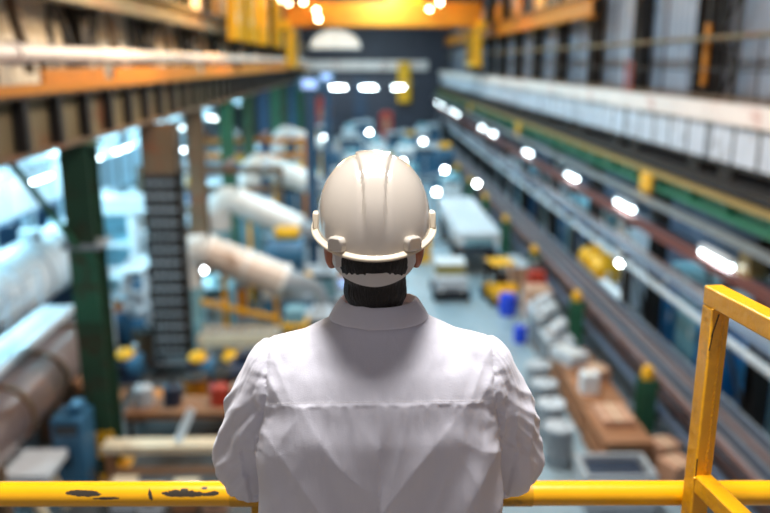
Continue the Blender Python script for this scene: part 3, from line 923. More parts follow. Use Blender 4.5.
# bright white hood and frames of the left bay
t = thing('fume_hood', 'bright white hood over an open white cabinet right of the dark green column', 'hood', (-8.7, 27.3, 0))
MB().box((0.1, 0, 3.6), (2.1, 1.2, 0.6)).build('hood', M['white'], t, 0.04)
for sx in (-0.9, 0.55):
    MB().box((sx, 0, 1.65), (0.3, 1.0, 3.3)).build('side_panel', M['white'], t, 0.02)
MB().box((-0.17, 0, 0.5), (1.2, 1.0, 1.0)).build('bench', M['white'], t, 0.02)
MB().box((-0.17, 0.3, 2.1), (1.2, 0.1, 2.2)).build('back_panel', M['teal'], t)
MB().box((-0.17, -0.1, 2.15), (1.2, 0.7, 0.08)).build('shelf', M['white'], t)
for k, (x, y, h, lb) in enumerate(((-7.6, 20.6, 1.9, 'white slotted rack just behind the dark green column'), (-7.4, 23.3, 2.3, 'white slotted rack left of the lattice column'), (-6.7, 30.6, 2.6, 'white slotted rack behind the brown pipe rack'),
                                   (-3.4, 32.4, 2.2, 'white slotted rack between the second and third sloping ducts'), (-4.6, 37.0, 2.6, 'white slotted rack beyond the third sloping duct'))):
    t = thing('slotted_rack', lb, 'rack', (x, y, 0), 0.15)
    for sx in (-.55, .55):
        for sy in (-.3, .3):
            MB().box((sx, sy, h / 2), (0.07, 0.07, h)).build('upright', M['white'], t)
    for q in range(4):
        zz = 0.25 + (h - 0.3) * q / 3
        MB().box((0, 0, zz), (1.16, 0.66, 0.05)).build('shelf', M['white'], t)
        if q < 3:
            for r in range(3):
                if (k + q + r) % 4:
                    bx = MB().box((-0.36 + 0.36 * r, 0, zz + 0.025 + 0.16), (0.28, 0.4, 0.32)).build('stock_bin', M[('teal', 'cream', 'blue', 'orange', 'white')[(k + q * 2 + r) % 5]], t, 0.01)
# brown and orange clutter between the left machines
def pallet(name, label, loc, rz, layers, load):
    t = thing(name, label, 'pallet', loc, rz)
    for q in range(5):
        MB().box((-0.5 + 0.25 * q, 0, 0.13), (0.17, 1.0, 0.025)).build('deck_board', M['wood'], t)
    for q in (-.42, 0, .42):
        MB().box((0, q, 0.06), (1.15, 0.1, 0.115)).build('bearer', M['wood'], t)
    for q in range(layers):
        MB().box((0.01 * (q % 2), 0, 0.15 + 0.15 + 0.3 * q), (1.0, 0.9, 0.29)).build('carton_layer', M[load], t, 0.01)
    return t


for k, (x, y, rz, n, m_, lb) in enumerate((
        (-1.95, 15.0, .1, 2, 'wood', 'pallet with two brown layers right of the pale workbench'),
        (-1.6, 16.3, .0, 1, 'card', 'pallet with one tan layer right of the brown workbench'),
        (-1.9, 19.0, .2, 3, 'brown', 'pallet with three dark brown layers beside the right end of the roller table'),
        (-5.2, 17.9, .1, 1, 'orange', 'pallet with one orange layer behind the brown workbench'),
        (-6.8, 18.5, .0, 0, 'wood', 'empty wooden pallet by the far end of the brown grey tank'),
        (-0.1, 21.5, .1, 2, 'card', 'pallet with two tan layers beside the nearest filter machine'),
        (-0.4, 24.4, .0, 2, 'brown', 'pallet with two brown layers standing before the white press'),
        (-1.0, 29.1, .2, 3, 'orange', 'pallet with three orange layers close to the nearer blue mast'),
        (-4.0, 29.4, .2, 2, 'wood', 'pallet with two brown layers beyond the second sloping duct'))):
    pallet('loaded_pallet', lb, (x, y, 0), rz, n, m_)
for k, (x, y, m_, lb) in enumerate(((-4.15, 17.75, 'orange', 'orange upright bin between the brown workbench and the left pump'), (-3.45, 18.1, 'brown', 'brown upright bin behind the red canister'),
                                    (-6.35, 21.1, 'brown', 'brown upright bin beside the foot of the lattice column'), (-4.3, 25.6, 'orange', 'orange upright bin before the second sloping duct'))):
    t = thing('waste_bin', lb, 'bin', (x, y, 0))
    MB().lathe([(0.0, 0), (0.24, 0), (0.3, 0.9), (0.33, 0.92), (0.33, 0.97), (0.29, 0.97), (0.26, 0.3), (0.0, 0.28)], 24).build('body', M[m_], t)
    MB().lathe([(0.0, 0.99), (0.33, 0.98), (0.33, 1.02), (0.1, 1.1), (0.0, 1.1)], 24).build('lid', M['dark'], t)
for k, (y, x0, x1, z, m_, lb) in enumerate(((26.4, -7.1, -5.9, 3.7, 'brown', 'brown pipe rack between the lattice column and the second duct'), (29.9, -8.6, -3.2, 4.6, 'brown', 'brown pipe rack behind the second sloping duct'),
                                            (38.4, -8.2, -2.9, 4.9, 'orange', 'amber pipe rack beyond the third sloping duct'))):
    t = thing('pipe_rack', lb, 'rack', (0, y, 0))
    for x in (x0, x1):
        MB().ibeam((x, 0, 0), (x, 0, z), 0.2, 0.24, 0.03, (0, 1, 0)).build('post', M[m_], t)
    for q in (0, 0.75):
        MB().box(((x0 + x1) / 2, 0, z - 0.15 - q), (x1 - x0 - 0.25, 0.2, 0.26)).build('crossbeam', M[m_], t)
    for q in range(4):
        xx = x0 + 0.5 + (x1 - x0 - 1) * q / 3
        MB().cyl((xx, -0.9, z + 0.12), (xx, 0.9, z + 0.12), 0.13).build('pipe', M['lgrey' if q % 2 else 'rust'], t)
for k, (x, y, z) in enumerate(((-8.6, 37.2, 4.45), (-7.5, 33.0, 4.3), (-9.4, 31.6, 3.3), (-7.6, 45.5, 4.7), (-9.8, 52, 4.9))):
    t = thing('pendant_lamp', 'bright pendant lamp deep in the left bay, %s' % ('by the second column beyond the lattice column', 'nearest the brown pipe racks', 'hung lowest of all', 'over the amber pipe rack', 'farthest away')[k], 'lamp', (x, y, z))
    MB().cyl((0, 0, 0.2), (0, 0, 7.6 - z), 0.015, n=8).build('cord', M['dark'], t)
    MB().lathe([(0.05, 0.25), (0.08, 0.2), (0.28, 0.02), (0.27, 0.0), (0.06, 0.17)], 20).build('shade', M['lgrey'], t)
    MB().ell((0, 0, 0.03), (0.17, 0.17, 0.1)).build('bulb', E_TASK, t)

# ------------------------------------------------------------------ aisle
DR = [(4.52, 18.6), (4.4, 17.4), (4.3, 16.25), (4.2, 15.1)]
t0 = thing('oil_drum', 'white lidded drum at the near end of the aisle row, lowest beside the right sleeve', 'drum', (DR[3][0], DR[3][1], 0))
MB().lathe([(0.0, 0), (0.29, 0), (0.3, 0.02), (0.3, 0.28), (0.315, 0.3), (0.3, 0.32), (0.3, 0.58), (0.315, 0.6), (0.3, 0.62), (0.3, 0.84), (0.31, 0.86)], 28).build('body', M['grey'], t0)
MB().lathe([(0.0, 0.84), (0.29, 0.84), (0.325, 0.85), (0.325, 0.9), (0.3, 0.91), (0.28, 0.89), (0.0, 0.89)], 28).build('lid', M['lgrey'], t0)
MB().cyl((0.15, 0, 0.88), (0.15, 0, 0.92), 0.04, n=12).build('bung', M['dark'], t0)
for k in (2, 1, 0):
    clone(t0, (DR[k][0], DR[k][1], 0), 0.7 * k, 'white lidded drum, %s' % ('farthest of the aisle row beside the right sleeve', 'third from the near end of the aisle row', 'second from the near end of the aisle row')[k])

t = thing('tow_cart', 'boxy grey tow cart with olive load driving in the aisle right of the helmet', 'cart', (3.22, 27.7, 0))
t.scale = (.86, .85, .76)
MB().box((0, 0, 0.36), (1.5, 2.2, 0.34)).build('chassis', M['navy'], t, 0.05)
MB().box((0, -0.25, 0.85), (1.35, 1.5, 0.66)).build('body', M['lgrey'], t, 0.07)
MB().box((0, -1.03, 0.66), (1.2, 0.08, 0.2)).build('front_panel', M['grey'], t, 0.02)
MB().box((0, 0.1, 1.42), (1.25, 1.2, 0.46)).build('load', M['olive_y'], t, 0.04)
MB().box((0, 0.1, 1.7), (1.3, 1.3, 0.1)).build('cover', M['white'], t, 0.02)
MB().box((0, -1.14, 0.4), (1.5, 0.12, 0.22)).build('bumper', M['rubber'], t, 0.03)
for sx in (-1, 1):
    MB().cyl((sx * 0.45, -1.1, 0.62), (sx * 0.45, -1.13, 0.62), 0.09).build('headlamp', M['white'], t)
    for y in (-0.75, 0.75):
        MB().cyl((sx * 0.6, y, 0.26), (sx * 0.78, y, 0.26), 0.26).build('wheel', M['rubber'], t)
t = thing('flat_trailer', 'long white topped trailer parked in the aisle beyond the grey tow cart', 'trailer', (4.65, 34.2, 0))
MB().box((0, 0, 1.55), (1.7, 8.4, 0.5)).build('box', M['white'], t, 0.05)
MB().box((0, 0, 1.83), (1.75, 8.5, 0.08)).build('roof', M['lgrey'], t, 0.02)
MB().box((0, 0, 1.15), (1.4, 8.2, 0.24)).build('chassis', M['navy'], t)
for sx in (-1, 1):
    for y in (-3.2, -2.2, 2.4, 3.3):
        MB().cyl((sx * 0.6, y, 0.52), (sx * 0.82, y, 0.52), 0.52).build('wheel', M['rubber'], t)
MB().box((0, -4.24, 1.5), (1.2, 0.05, 0.3)).build('tail_board', M['teal'], t)

t = thing('forklift', 'yellow forklift truck parked at the right side of the aisle', 'forklift', (4.95, 26.9, 0), 0.15)
t.scale = (.85, .8, .72)
MB().prism([(-1.0, 0.3), (0.75, 0.3), (0.75, 0.75), (0.2, 0.8), (-0.2, 1.05), (-0.95, 1.15), (-1.1, 0.8)], 'X', -0.5, 0.5).build('body', M['yellow_b'], t, 0.05)
MB().box((0, -1.0, 0.62), (1.02, 0.35, 0.7)).build('counterweight', M['yellow_b'], t, 0.1)
MB().box((0, -0.15, 1.1), (0.5, 0.5, 0.12)).build('seat', M['rubber'], t, 0.03)
MB().box((0, -0.42, 1.35), (0.5, 0.1, 0.5)).build('backrest', M['rubber'], t, 0.03)
for sx in (-1, 1):
    MB().tube([(sx * 0.46, -0.75, 1.1), (sx * 0.44, -0.6, 2.05)], 0.035, 8).build('guard_post', M['dark'], t)
    MB().tube([(sx * 0.46, 0.6, 0.75), (sx * 0.44, 0.45, 2.05)], 0.035, 8).build('guard_post', M['dark'], t)
    MB().box((sx * 0.28, 0.85, 1.15), (0.1, 0.14, 2.1)).build('mast_rail', M['dark'], t)
    MB().prism([(0.92, 0.15), (1.0, 0.9), (0.93, 0.9), (0.9, 0.15), (0.9, 0.1), (1.9, 0.1), (1.9, 0.14)], 'X', sx * 0.25 - 0.06, sx * 0.25 + 0.06).build('fork', M['dark'], t)
    for y, r in ((-0.7, 0.26), (0.5, 0.32)):
        MB().cyl((sx * 0.42, y, r), (sx * 0.6, y, r), r).build('wheel', M['rubber'], t)
MB().box((0, -0.08, 2.08), (0.98, 1.3, 0.08)).build('roof_guard', M['yellow_b'], t, 0.02)
MB().lathe([(0.17, -0.01), (0.18, 0.01), (0.17, 0.02)], 20, Matrix.Rotation(-0.9, 3, 'X'), (0, 0.35, 1.25)).build('steering_wheel', M['rubber'], t)
for k, (x, y, h, lb) in enumerate(((4.98, 25.3, 0.72, 'bright blue drum standing just before the yellow forklift'), (4.88, 22.6, 0.5, 'small bright blue keg alone on the aisle floor'))):
    t = thing('blue_drum', lb, 'drum', (x, y, 0))
    r = h * 0.42
    MB().lathe([(0, 0), (r * .92, 0), (r, .04), (r, h * .3), (r * 1.05, h * .33), (r, h * .36), (r, h * .64), (r * 1.05, h * .67), (r, h * .7), (r, h * .93), (r * .85, h)], 24).build('body', M['bblue'], t)
    MB().cyl((0, 0, h - 0.01), (0, 0, h + 0.03), r * 0.75).build('lid', M['bblue'], t)
    MB().cyl((r * .4, 0, h + 0.02), (r * .4, 0, h + 0.07), 0.05, n=10).build('bung', M['white'], t)
t = thing('welding_cart', 'red upright welding cart between the forklift and the rack', 'cart', (6.15, 26.2, 0))
MB().box((0, 0, 0.75), (0.6, 0.6, 1.1)).build('body', M['red'], t, 0.04)
MB().cyl((0.0, 0.42, 0.2), (0.0, 0.42, 1.6), 0.14).build('bottle', M['grey'], t)
MB().tube([(-0.25, -0.3, 1.2), (-0.25, -0.45, 1.5), (0.25, -0.45, 1.5), (0.25, -0.3, 1.2)], 0.025, 8).build('handle', M['dark'], t)
for sx in (-1, 1):
    MB().cyl((sx * 0.32, 0.1, 0.2), (sx * 0.4, 0.1, 0.2), 0.2).build('wheel', M['rubber'], t)


def crate(name, label, size, m, group=None, lid=None):
    wd, dp, ht = size
    t = thing(name, label, 'crate', (0, 0, -40), group=group)
    b = MB().box((0, 0, 0.12 + (ht - 0.12) / 2), (wd - 0.06, dp - 0.06, ht - 0.12))
    for sx in (-1, 1):
        for q in range(3):
            b.box((sx * (wd / 2 - 0.02), 0, 0.2 + (ht - 0.25) * q / 2), (0.05, dp, 0.14))
        for sy in (-1, 1):
            b.box((sx * (wd / 2 - 0.05), sy * (dp / 2 - 0.02), 0.12 + (ht - 0.12) / 2), (0.12, 0.05, ht - 0.12))
    b.build('body', m, t)
    MB().box((0, 0, ht + 0.025), (wd + 0.02, dp + 0.02, 0.05)).build('lid', lid or m, t, 0.01)
    for sx in (-1, 0, 1):
        MB().box((sx * (wd / 2 - 0.08), 0, 0.06), (0.14, dp, 0.12)).build('skid', M['wood'], t)
    return t


# brown crates in a line at the foot of the right rack
for k, (y, lb) in enumerate(((15.25, 'long brown wooden crate nearest the yellow rail, dark open end'), (17.1, 'long brown wooden crate, middle of the line by the rack'), (18.95, 'long brown wooden crate, farthest of the line by the rack'))):
    put(crate('wooden_crate', lb, (1.0, 1.75, 0.8), M['wood']), 5.5 + 0.05 * k, y)
t = thing('dark_panel', 'dark board closing the near end of the nearest brown crate', 'board', (5.5, 14.3, 0))
MB().box((0, 0, 0.42), (0.9, 0.04, 0.7)).build('board', M['brown'], t)
MB().box((0, 0, 0.04), (1.0, 0.14, 0.08)).build('foot', M['dark'], t)
for k, (x, y, z, m_, sz, lb) in enumerate((
        (5.35, 16.9, .85, 'white', (.4, .35, .5), 'white upright carton on the middle brown crate'),
        (5.75, 17.6, .85, 'card', (.5, .5, .35), 'tan carton on the middle brown crate behind the white one'),
        (5.4, 18.9, .85, 'lgrey', (.6, .9, .3), 'flat grey carton on the farthest brown crate'),
        (5.5, 15.5, .85, 'card', (.7, .9, .16), 'flat tan carton on the nearest brown crate'),
        (6.36, 14.7, 0, 'card', (.5, .5, .7), 'pinkish carton stack at the foot of the nearest rack post'),
        (6.3, 13.9, 0, 'card', (.55, .5, .7), 'pinkish carton nearest the yellow rail'))):
    t = thing('carton', lb, 'carton', (x, y, z), 0.2 * (k % 3))
    MB().box((0, 0, sz[2] / 2), sz).build('box', M[m_], t, 0.01)
    MB().box((0, 0, sz[2]), (0.06, sz[1] + 0.005, 0.01)).build('tape', M['cream'], t)
t = thing('grey_bin', 'pale grey open bin with dark inside, on the floor above the rail', 'bin', (4.95, 13.6, 0))
for sx in (-1, 1):
    MB().box((sx * 0.66, 0, 0.4), (0.08, 0.9, 0.8)).build('side', M['lgrey'], t, 0.02)
    MB().box((0, sx * 0.42, 0.4), (1.4, 0.08, 0.8)).build('side', M['lgrey'], t, 0.02)
MB().box((0, 0, 0.1), (1.3, 0.8, 0.1)).build('bottom', M['navy'], t)
MB().box((0, 0, 0.45), (1.1, 0.7, 0.5)).build('contents', M['navy'], t, 0.04)
# grey crates and rollers further up
for k, (x, y, sz, m_, lb) in enumerate(((5.5, 20.6, (.8, 1.1, .9), 'grey', 'grey crate just beyond the brown crates'), (5.6, 22.1, (.9, 1.0, .95), 'grey', 'grey crate behind the grey crate by the brown ones'),
                                        (5.75, 23.5, (.8, 1.0, .8), 'lgrey', 'pale grey crate beside the small blue keg'), (5.85, 24.7, (.8, .9, 1.1), 'card', 'tan crate between the pale crate and the red cart'),
                                        (6.1, 28.6, (.9, .9, .9), 'card', 'tan crate behind the red welding cart'), (6.0, 30.3, (.9, 1.0, .7), 'lgrey', 'pale crate behind the yellow forklift'))):
    put(crate('storage_crate', lb, sz, M[m_], lid=M['lgrey'] if k % 2 == 0 else None), x, y)
for k, (x, y, z, ln, m_) in enumerate(((5.5, 20.6, 1.13, .9, 'white'), (5.6, 22.1, 1.18, .8, 'white'), (5.75, 23.5, 1.03, .8, 'white'))):
    t = thing('foil_roll', 'white roll lying on the %s' % ('grey crate just beyond the brown crates', 'second grey crate beyond the brown crates', 'pale grey crate beside the blue keg')[k], 'roll', (x, y, z + 0.02))
    MB().cyl((-0.3, -ln / 2 + .1, 0.0), (0.25, ln / 2 - .1, 0.0), 0.17).build('roll', M[m_], t)
    MB().cyl((-0.31, -ln / 2 + .08, 0.0), (0.26, ln / 2 - .08, 0.0), 0.05, n=10).build('core', M['card'], t)

# ------------------------------------------------------------------ right rack of long bars
for k in range(9):
    y = 15.9 + 5.85 * k
    c = thing('rack_post', 'dark green rack post with yellow cap at the aisle, %s from the platform' % ORD[k], 'post', (6.35, y, 0), group='rack posts with yellow caps')
    MB().ibeam((0, 0, 0.05), (0, 0, 1.62), 0.36, 0.36, 0.04, (0, 1, 0)).build('shaft', M['green'], c)
    MB().lathe([(0.0, 1.62), (0.13, 1.62), (0.14, 1.66), (0.14, 1.82), (0.1, 1.9), (0.0, 1.92)], 18).build('cap', M['yellow_b'], c)
    MB().box((0, 0, 0.03), (0.6, 0.6, 0.06)).build('base_plate', M['dgreen'], c)
    MB().box((0.75, 0, 1.5), (1.5, 0.2, 0.16)).build('arm', M['dgreen'], c)
    MB().box((1.45, 0, 1.3), (0.22, 0.26, 2.6)).build('rear_post', M['dark'], c)
    MB().box((0.75, 0, 0.7), (1.4, 0.12, 0.12)).build('tie', M['dark'], c)
pos = ('aisle side', 'second from the aisle', 'third from the aisle', 'fourth from the aisle', 'innermost')
for k in range(4):
    t = thing('steel_bar', 'long steel bar on the yellow capped rack, %s' % pos[k], 'bar', (6.64 + 0.27 * k, 0, 1.582), group='long bars on the rack')
    MB().box((0, 39, 0.06 + 0.02 * (k % 2)), (0.15, 60 + (k % 3), 0.12 + 0.04 * (k % 2))).build('bar', M['rust'] if k in (0, 2) else M['steelbar'], t, 0.01)
    MB().box((0, 39, 0.14 + 0.04 * (k % 2)), (0.06, 60, 0.015)).build('edge_strip', M['galv'], t)
for k in range(3):
    t = thing('steel_bar', 'low steel bar stacked on the ties beneath the rack, %s' % pos[k], 'bar', (6.72 + 0.32 * k, 0, 0.76), group='bars under the rack')
    MB().box((0, 39, 0.06), (0.15, 60 - k, 0.12)).build('bar', M['rust'] if k % 2 else M['steelbar'], t, 0.01)
for k, (x, z, r, m_, lb) in enumerate(((7.84, 3.11, .10, 'steelbar', 'grey pipe run on the lower arms of the gallery columns, aisle side'), (8.12, 3.08, .08, 'grey', 'grey painted pipe run on the lower arms of the gallery columns, middle'),
                                       (8.36, 3.07, .06, 'rust', 'rusty pipe run on the lower arms of the gallery columns, inner'))):
    t = thing('pipe_run', lb, 'pipe', (x, 0, 2.952 + r))
    MB().tube([(0, 9 + 8 * i, 0) for i in range(10)], r, 14).build('pipe', M[m_], t)
    for q in range(12):
        MB().cyl((0, 12.4 + 6.3 * q, 0), (0, 12.52 + 6.3 * q, 0), r + 0.04, n=16).build('coupling', M['galv'], t)
for k, (x, z, wd, ht, m_, lb) in enumerate(((7.95, 4.02, .22, .2, 'redbar', 'reddish brown beam run on the upper arms of the gallery columns'), (8.35, 4.02, .2, .14, 'steelbar', 'grey beam run behind the reddish brown one'))):
    t = thing('beam_run', lb, 'beam', (x, 0, 3.9))
    MB().ibeam((0, 9, ht / 2), (0, 84, ht / 2), wd, ht, 0.03).build('beam', M[m_], t)
    for q in range(12):
        MB().box((0, 11 + 6.2 * q, ht / 2), (wd - 0.02, 0.2, ht + 0.03)).build('splice', M['rust'], t)
for k, (x, z, lb) in enumerate(((7.55, 2.35, 'white cable conduit above the long bar rack'),)):
    t = thing('conduit', lb, 'pipe', (7.8, 0, 2.612))
    MB().tube([(0, 10, 0.09), (0, 70, 0.09)], 0.09, 12).build('pipe', M['lgrey'], t)
    for q in range(9):
        MB().box((0, 15.9 + 5.85 * q, 0.05), (0.3, 0.12, 0.12)).build('clip', M['galv'], t)
# machines behind the rack
for k, (y, ln) in enumerate(((15.2, 4.6), (20.6, 4.6), (33.2, 4.4), (44.5, 4.6))):
    t = thing('coating_booth', 'blue enclosed machine behind the long bar rack, %s from the platform' % ORD[k], 'machine', (9.83, y, 0))
    MB().box((0, 0, 1.15), (1.2, ln, 2.3)).build('housing', M['booth'], t, 0.05)
    for q in range(3):
        d = MB().box((-0.62, -ln / 3 + ln / 3 * q, 1.1), (0.05, ln / 3 - 0.2, 1.7)).build('door', M['teal'] if q == 1 else M['booth'], t, 0.02)
        MB().box((-0.67, -ln / 3 + ln / 3 * q - 0.4, 1.1), (0.05, 0.04, 0.3)).build('handle', M['white'], d)
    MB().box((0, 0, 2.45), (0.9, ln * 0.8, 0.3)).build('roof_duct', M['teal'], t, 0.04)
    MB().box((-0.62, 0, 2.1), (0.04, ln * 0.9, 0.18)).build('stripe', M['white'], t)
for k, (x, y) in enumerate(((8.3, 25.2), (8.35, 26.6))):
    t = thing('electric_motor', 'yellow motor behind the pipe runs, %s of the pair' % ('nearer', 'farther')[k], 'motor', (x, y, 0))
    MB().box((0, 0, 0.6), (0.8, 0.9, 1.2)).build('stand', M['navy'], t, 0.03)
    MB().cyl((-0.1, -0.5, 1.6), (-0.1, 0.5, 1.6), 0.42, n=28).build('casing', M['yellow_b'], t)
    MB().box((0.0, 0, 2.05), (0.3, 0.4, 0.25)).build('terminal_box', M['yellow_b'], t, 0.02)
    MB().cyl((-0.1, -0.75, 1.6), (-0.1, -0.5, 1.6), 0.09).build('shaft', M['galv'], t)
t = thing('white_roller', 'fat white roller lying beyond the rack before the yellow motors', 'roller', (7.98, 23.3, 0))
MB().cyl((0.0, -1.3, 1.3), (0.0, 1.1, 1.3), 0.22, n=24).build('drum', M['white'], t)
for y in (-1.2, 1.0):
    MB().box((0, y, 0.54), (0.3, 0.16, 1.08)).build('stand', M['navy'], t)
for k in range(5):
    y = (26.5, 27.2, 37.3, 37.6, 49.0)[k]
    t = thing('wall_cabinet', 'pale tall cabinet along the right wall below the gallery, %s from the platform' % ORD[k], 'cabinet', (9.7, y + (2.0 if k in (1, 3) else 0), 0))
    MB().box((0, 0, 1.5), (0.9, 1.4, 3.0)).build('body', M['teal'] if k % 2 else M['lgrey'], t, 0.04)
    for sy in (-1, 1):
        d = MB().box((-0.47, sy * 0.33, 1.5), (0.04, 0.6, 2.6)).build('door', M['white'], t, 0.01)
        MB().box((-0.5, sy * 0.1, 1.5), (0.04, 0.03, 0.3)).build('handle', M['dark'], d)
    MB().box((-0.2, 0, 3.1), (0.3, 0.9, 0.2)).build('vent_box', M['lgrey'], t, 0.02)

# left bay machine rows behind the columns: white and teal housings
ca = cabinet('machine_cabinet', '', (1.5, 1.3, 2.1), M['white'], M['lgrey'], 'machine', screen=True)
cb = cabinet('machine_cabinet', '', (1.2, 1.6, 1.7), M['teal'], M['white'], 'machine', lamp=True)
cc = cabinet('machine_cabinet', '', (2.2, 1.4, 2.5), M['lgrey'], M['blue'], 'machine')
pa = press('press', '', M['blue'], M['yellow_b'])
pb = press('press', '', M['white'], M['teal'])
pp = pump('pump', '', M['blue'])


def footprints():
    occ = []
    kids = {}
    for o in COL.objects:
        if o.parent is not None:
            kids.setdefault(o.parent.name, []).append(o)
    for o in COL.objects:
        if o.parent is None and o.type == 'EMPTY' and 'category' in o and o.location.z > -5:
            r = Matrix.Rotation(o.rotation_euler.z, 3, 'Z')
            for c in kids.get(o.name, []):
                bb = [r @ (Vector(q) + c.location) + o.location for q in c.bound_box]
                if min(q.z for q in bb) < 3.0:
                    occ.append((min(q.x for q in bb), max(q.x for q in bb), min(q.y for q in bb), max(q.y for q in bb)))
    return occ


OCC = footprints()


def free_spot(x, y, hx_, hy_):
    for k in range(400):
        d = 0.16 * math.sqrt(k)
        a = k * 2.4
        u, v = x + d * math.cos(a), y + d * 1.6 * math.sin(a)
        if all(u + hx_ < q[0] or u - hx_ > q[1] or v + hy_ < q[2] or v - hy_ > q[3] for q in OCC):
            OCC.append((u - hx_, u + hx_, v - hy_, v + hy_))
            return u, v
    return None


HALF = {'machine_cabinet': (1.15, .95), 'press': (.95, .85), 'pump': (.95, .55)}


def spread(proto, label, group, spots):
    proto['group'] = group
    proto['label'] = label
    hx_, hy_ = HALF[proto.name.split('.')[0]]
    if proto == cc:
        hx_ = 1.2
    spots = [f + (rz * .3,) for f, rz in ((free_spot(x, y, hx_, hy_), rz) for x, y, rz in spots) if f]
    for i, (x, y, rz) in enumerate(spots):
        if i == 0:
            put(proto, x, y, 0, rz)
        else:
            clone(proto, (x, y, 0), rz)


spread(ca, 'white machine cabinet in the blurred left bay behind the column line', 'white machine cabinets of the left bay',
       [(-7.6, 21.0, .3), (-8.3, 25.5, .2), (-7.4, 28.6, .4), (-9.2, 31.5, .1), (-7.6, 35, .2), (-10.2, 37, 0), (-8.0, 42, 0), (-10.5, 46, 0), (-8, 50, 0), (-10.5, 56, 0), (-8, 60, 0)])
spread(cb, 'teal machine cabinet with a small work lamp in the blurred hall', 'teal machine cabinets with work lamps',
       [(-6.9, 24, .2), (-10.8, 28.8, .2), (-7.3, 32, 0), (-9.0, 39, 0), (-3.3, 30.5, 0), (-0.6, 35, 0), (0.9, 41, .1), (3.0, 50.7, 0), (6.3, 46, 0), (-3.2, 49, 0), (2.0, 60, 0), (-1.2, 57, 0), (5.5, 64, 0), (-9, 66, 0), (-3, 68, 0), (1, 73, 0)])
spread(cc, 'wide grey machine housing with blue doors in the blurred hall', 'grey machine housings with blue doors',
       [(-9.8, 22.4, .2), (-12.5, 36, 0), (-3.4, 38.5, 0), (-0.8, 45, 0), (0.6, 51, 0), (-3.6, 55.5, 0), (4.6, 57, 0), (-1, 64, 0), (3.2, 68.5, 0), (-4, 75, 0), (6.8, 76, 0), (0, 81, 0)])
spread(pa, 'blue press with yellow motor in the blurred hall', 'blue presses with yellow motors',
       [(-7.2, 26.3, .3), (-3.6, 24.8, .1), (-9.5, 34.2, 0), (-1.0, 31.6, 0), (-3.6, 42, 0), (1.4, 46.5, 0), (-2.0, 52, 0), (6.8, 52, 0), (-7.5, 46.0, 0), (3.8, 62, 0), (-4, 62, 0)])
spread(pb, 'white press with teal motor in the blurred hall', 'white presses with teal motors',
       [(-6.8, 22.6, .2), (-8.8, 28.4, 0), (-2.0, 25.2, 0), (-0.2, 38.6, 0), (-10.4, 42, 0), (3.0, 55, 0), (-4.2, 46.2, 0), (-0.7, 49, 0), (1.2, 56, 0), (5.2, 70, 0), (-1.2, 70, 0)])
spread(pp, 'blue hooded pump on the floor between blurred machines', 'blue hooded pumps',
       [(-7.6, 18.9, .2), (-4.0, 26.6, 0), (-2.6, 34.4, 0), (0.6, 36.5, 0), (-8.6, 23.4, 0), (2.0, 43.5, 0)])

# ------------------------------------------------------------------ platform and railing
struct('floor_platform', MB().box((0.2, -0.55, 6.47), (4.4, 5.0, 0.06)).box((0.2, 1.92, 6.35), (4.4, 0.08, 0.3)), M['concrete'])


def chipped(name, hexc, chips, axis_len='X', seed=0.0):
    """glossy yellow paint with bare worn patches at given places (along X, along Z of the object)"""
    m = mat(name, hexc, 0.3, 0, 0.05, 5, coat=0.35, bump=0.06, bscale=35)
    nt = m.node_tree
    N, L = nt.nodes, nt.links
    b = N['Principled BSDF']
    col = b.inputs['Base Color'].links[0].from_socket
    tc = N.new('ShaderNodeTexCoord')
    sp = N.new('ShaderNodeSeparateXYZ')
    L.new(tc.outputs['Object'], sp.inputs[0])
    nz = N.new('ShaderNodeTexNoise')
    nz.inputs['Scale'].default_value = 90
    nz.inputs['Detail'].default_value = 4
    L.new(tc.outputs['Object'], nz.inputs['Vector'])

    def mth(op, a, c=None):
        n = N.new('ShaderNodeMath')
        n.operation = op
        for i, v in enumerate((a, c)):
            if v is None:
                continue
            if isinstance(v, (int, float)):
                n.inputs[i].default_value = v
            else:
                L.new(v, n.inputs[i])
        return n.outputs[0]
    tot = None
    for x, z, rx, rz, sh in chips:
        dx = mth('SUBTRACT', sp.outputs['X'], x)
        dz = mth('SUBTRACT', mth('SUBTRACT', sp.outputs['Z'], z), mth('MULTIPLY', dx, sh))
        q = mth('ADD', mth('POWER', mth('ABSOLUTE', mth('DIVIDE', dx, rx)), 2.5), mth('POWER', mth('ABSOLUTE', mth('DIVIDE', dz, rz)), 2.0))
        q = mth('ADD', q, mth('MULTIPLY', mth('SUBTRACT', nz.outputs[0], 0.5), 2.2))
        q = mth('LESS_THAN', q, 1.0)
        tot = q if tot is None else mth('MAXIMUM', tot, q)
    mx = N.new('ShaderNodeMix')
    mx.data_type = 'RGBA'
    L.new(tot, mx.inputs[0])
    L.new(col, mx.inputs[6])
    mx.inputs[7].default_value = lin('#3b342a')
    L.new(mx.outputs[2], b.inputs['Base Color'])
    return m


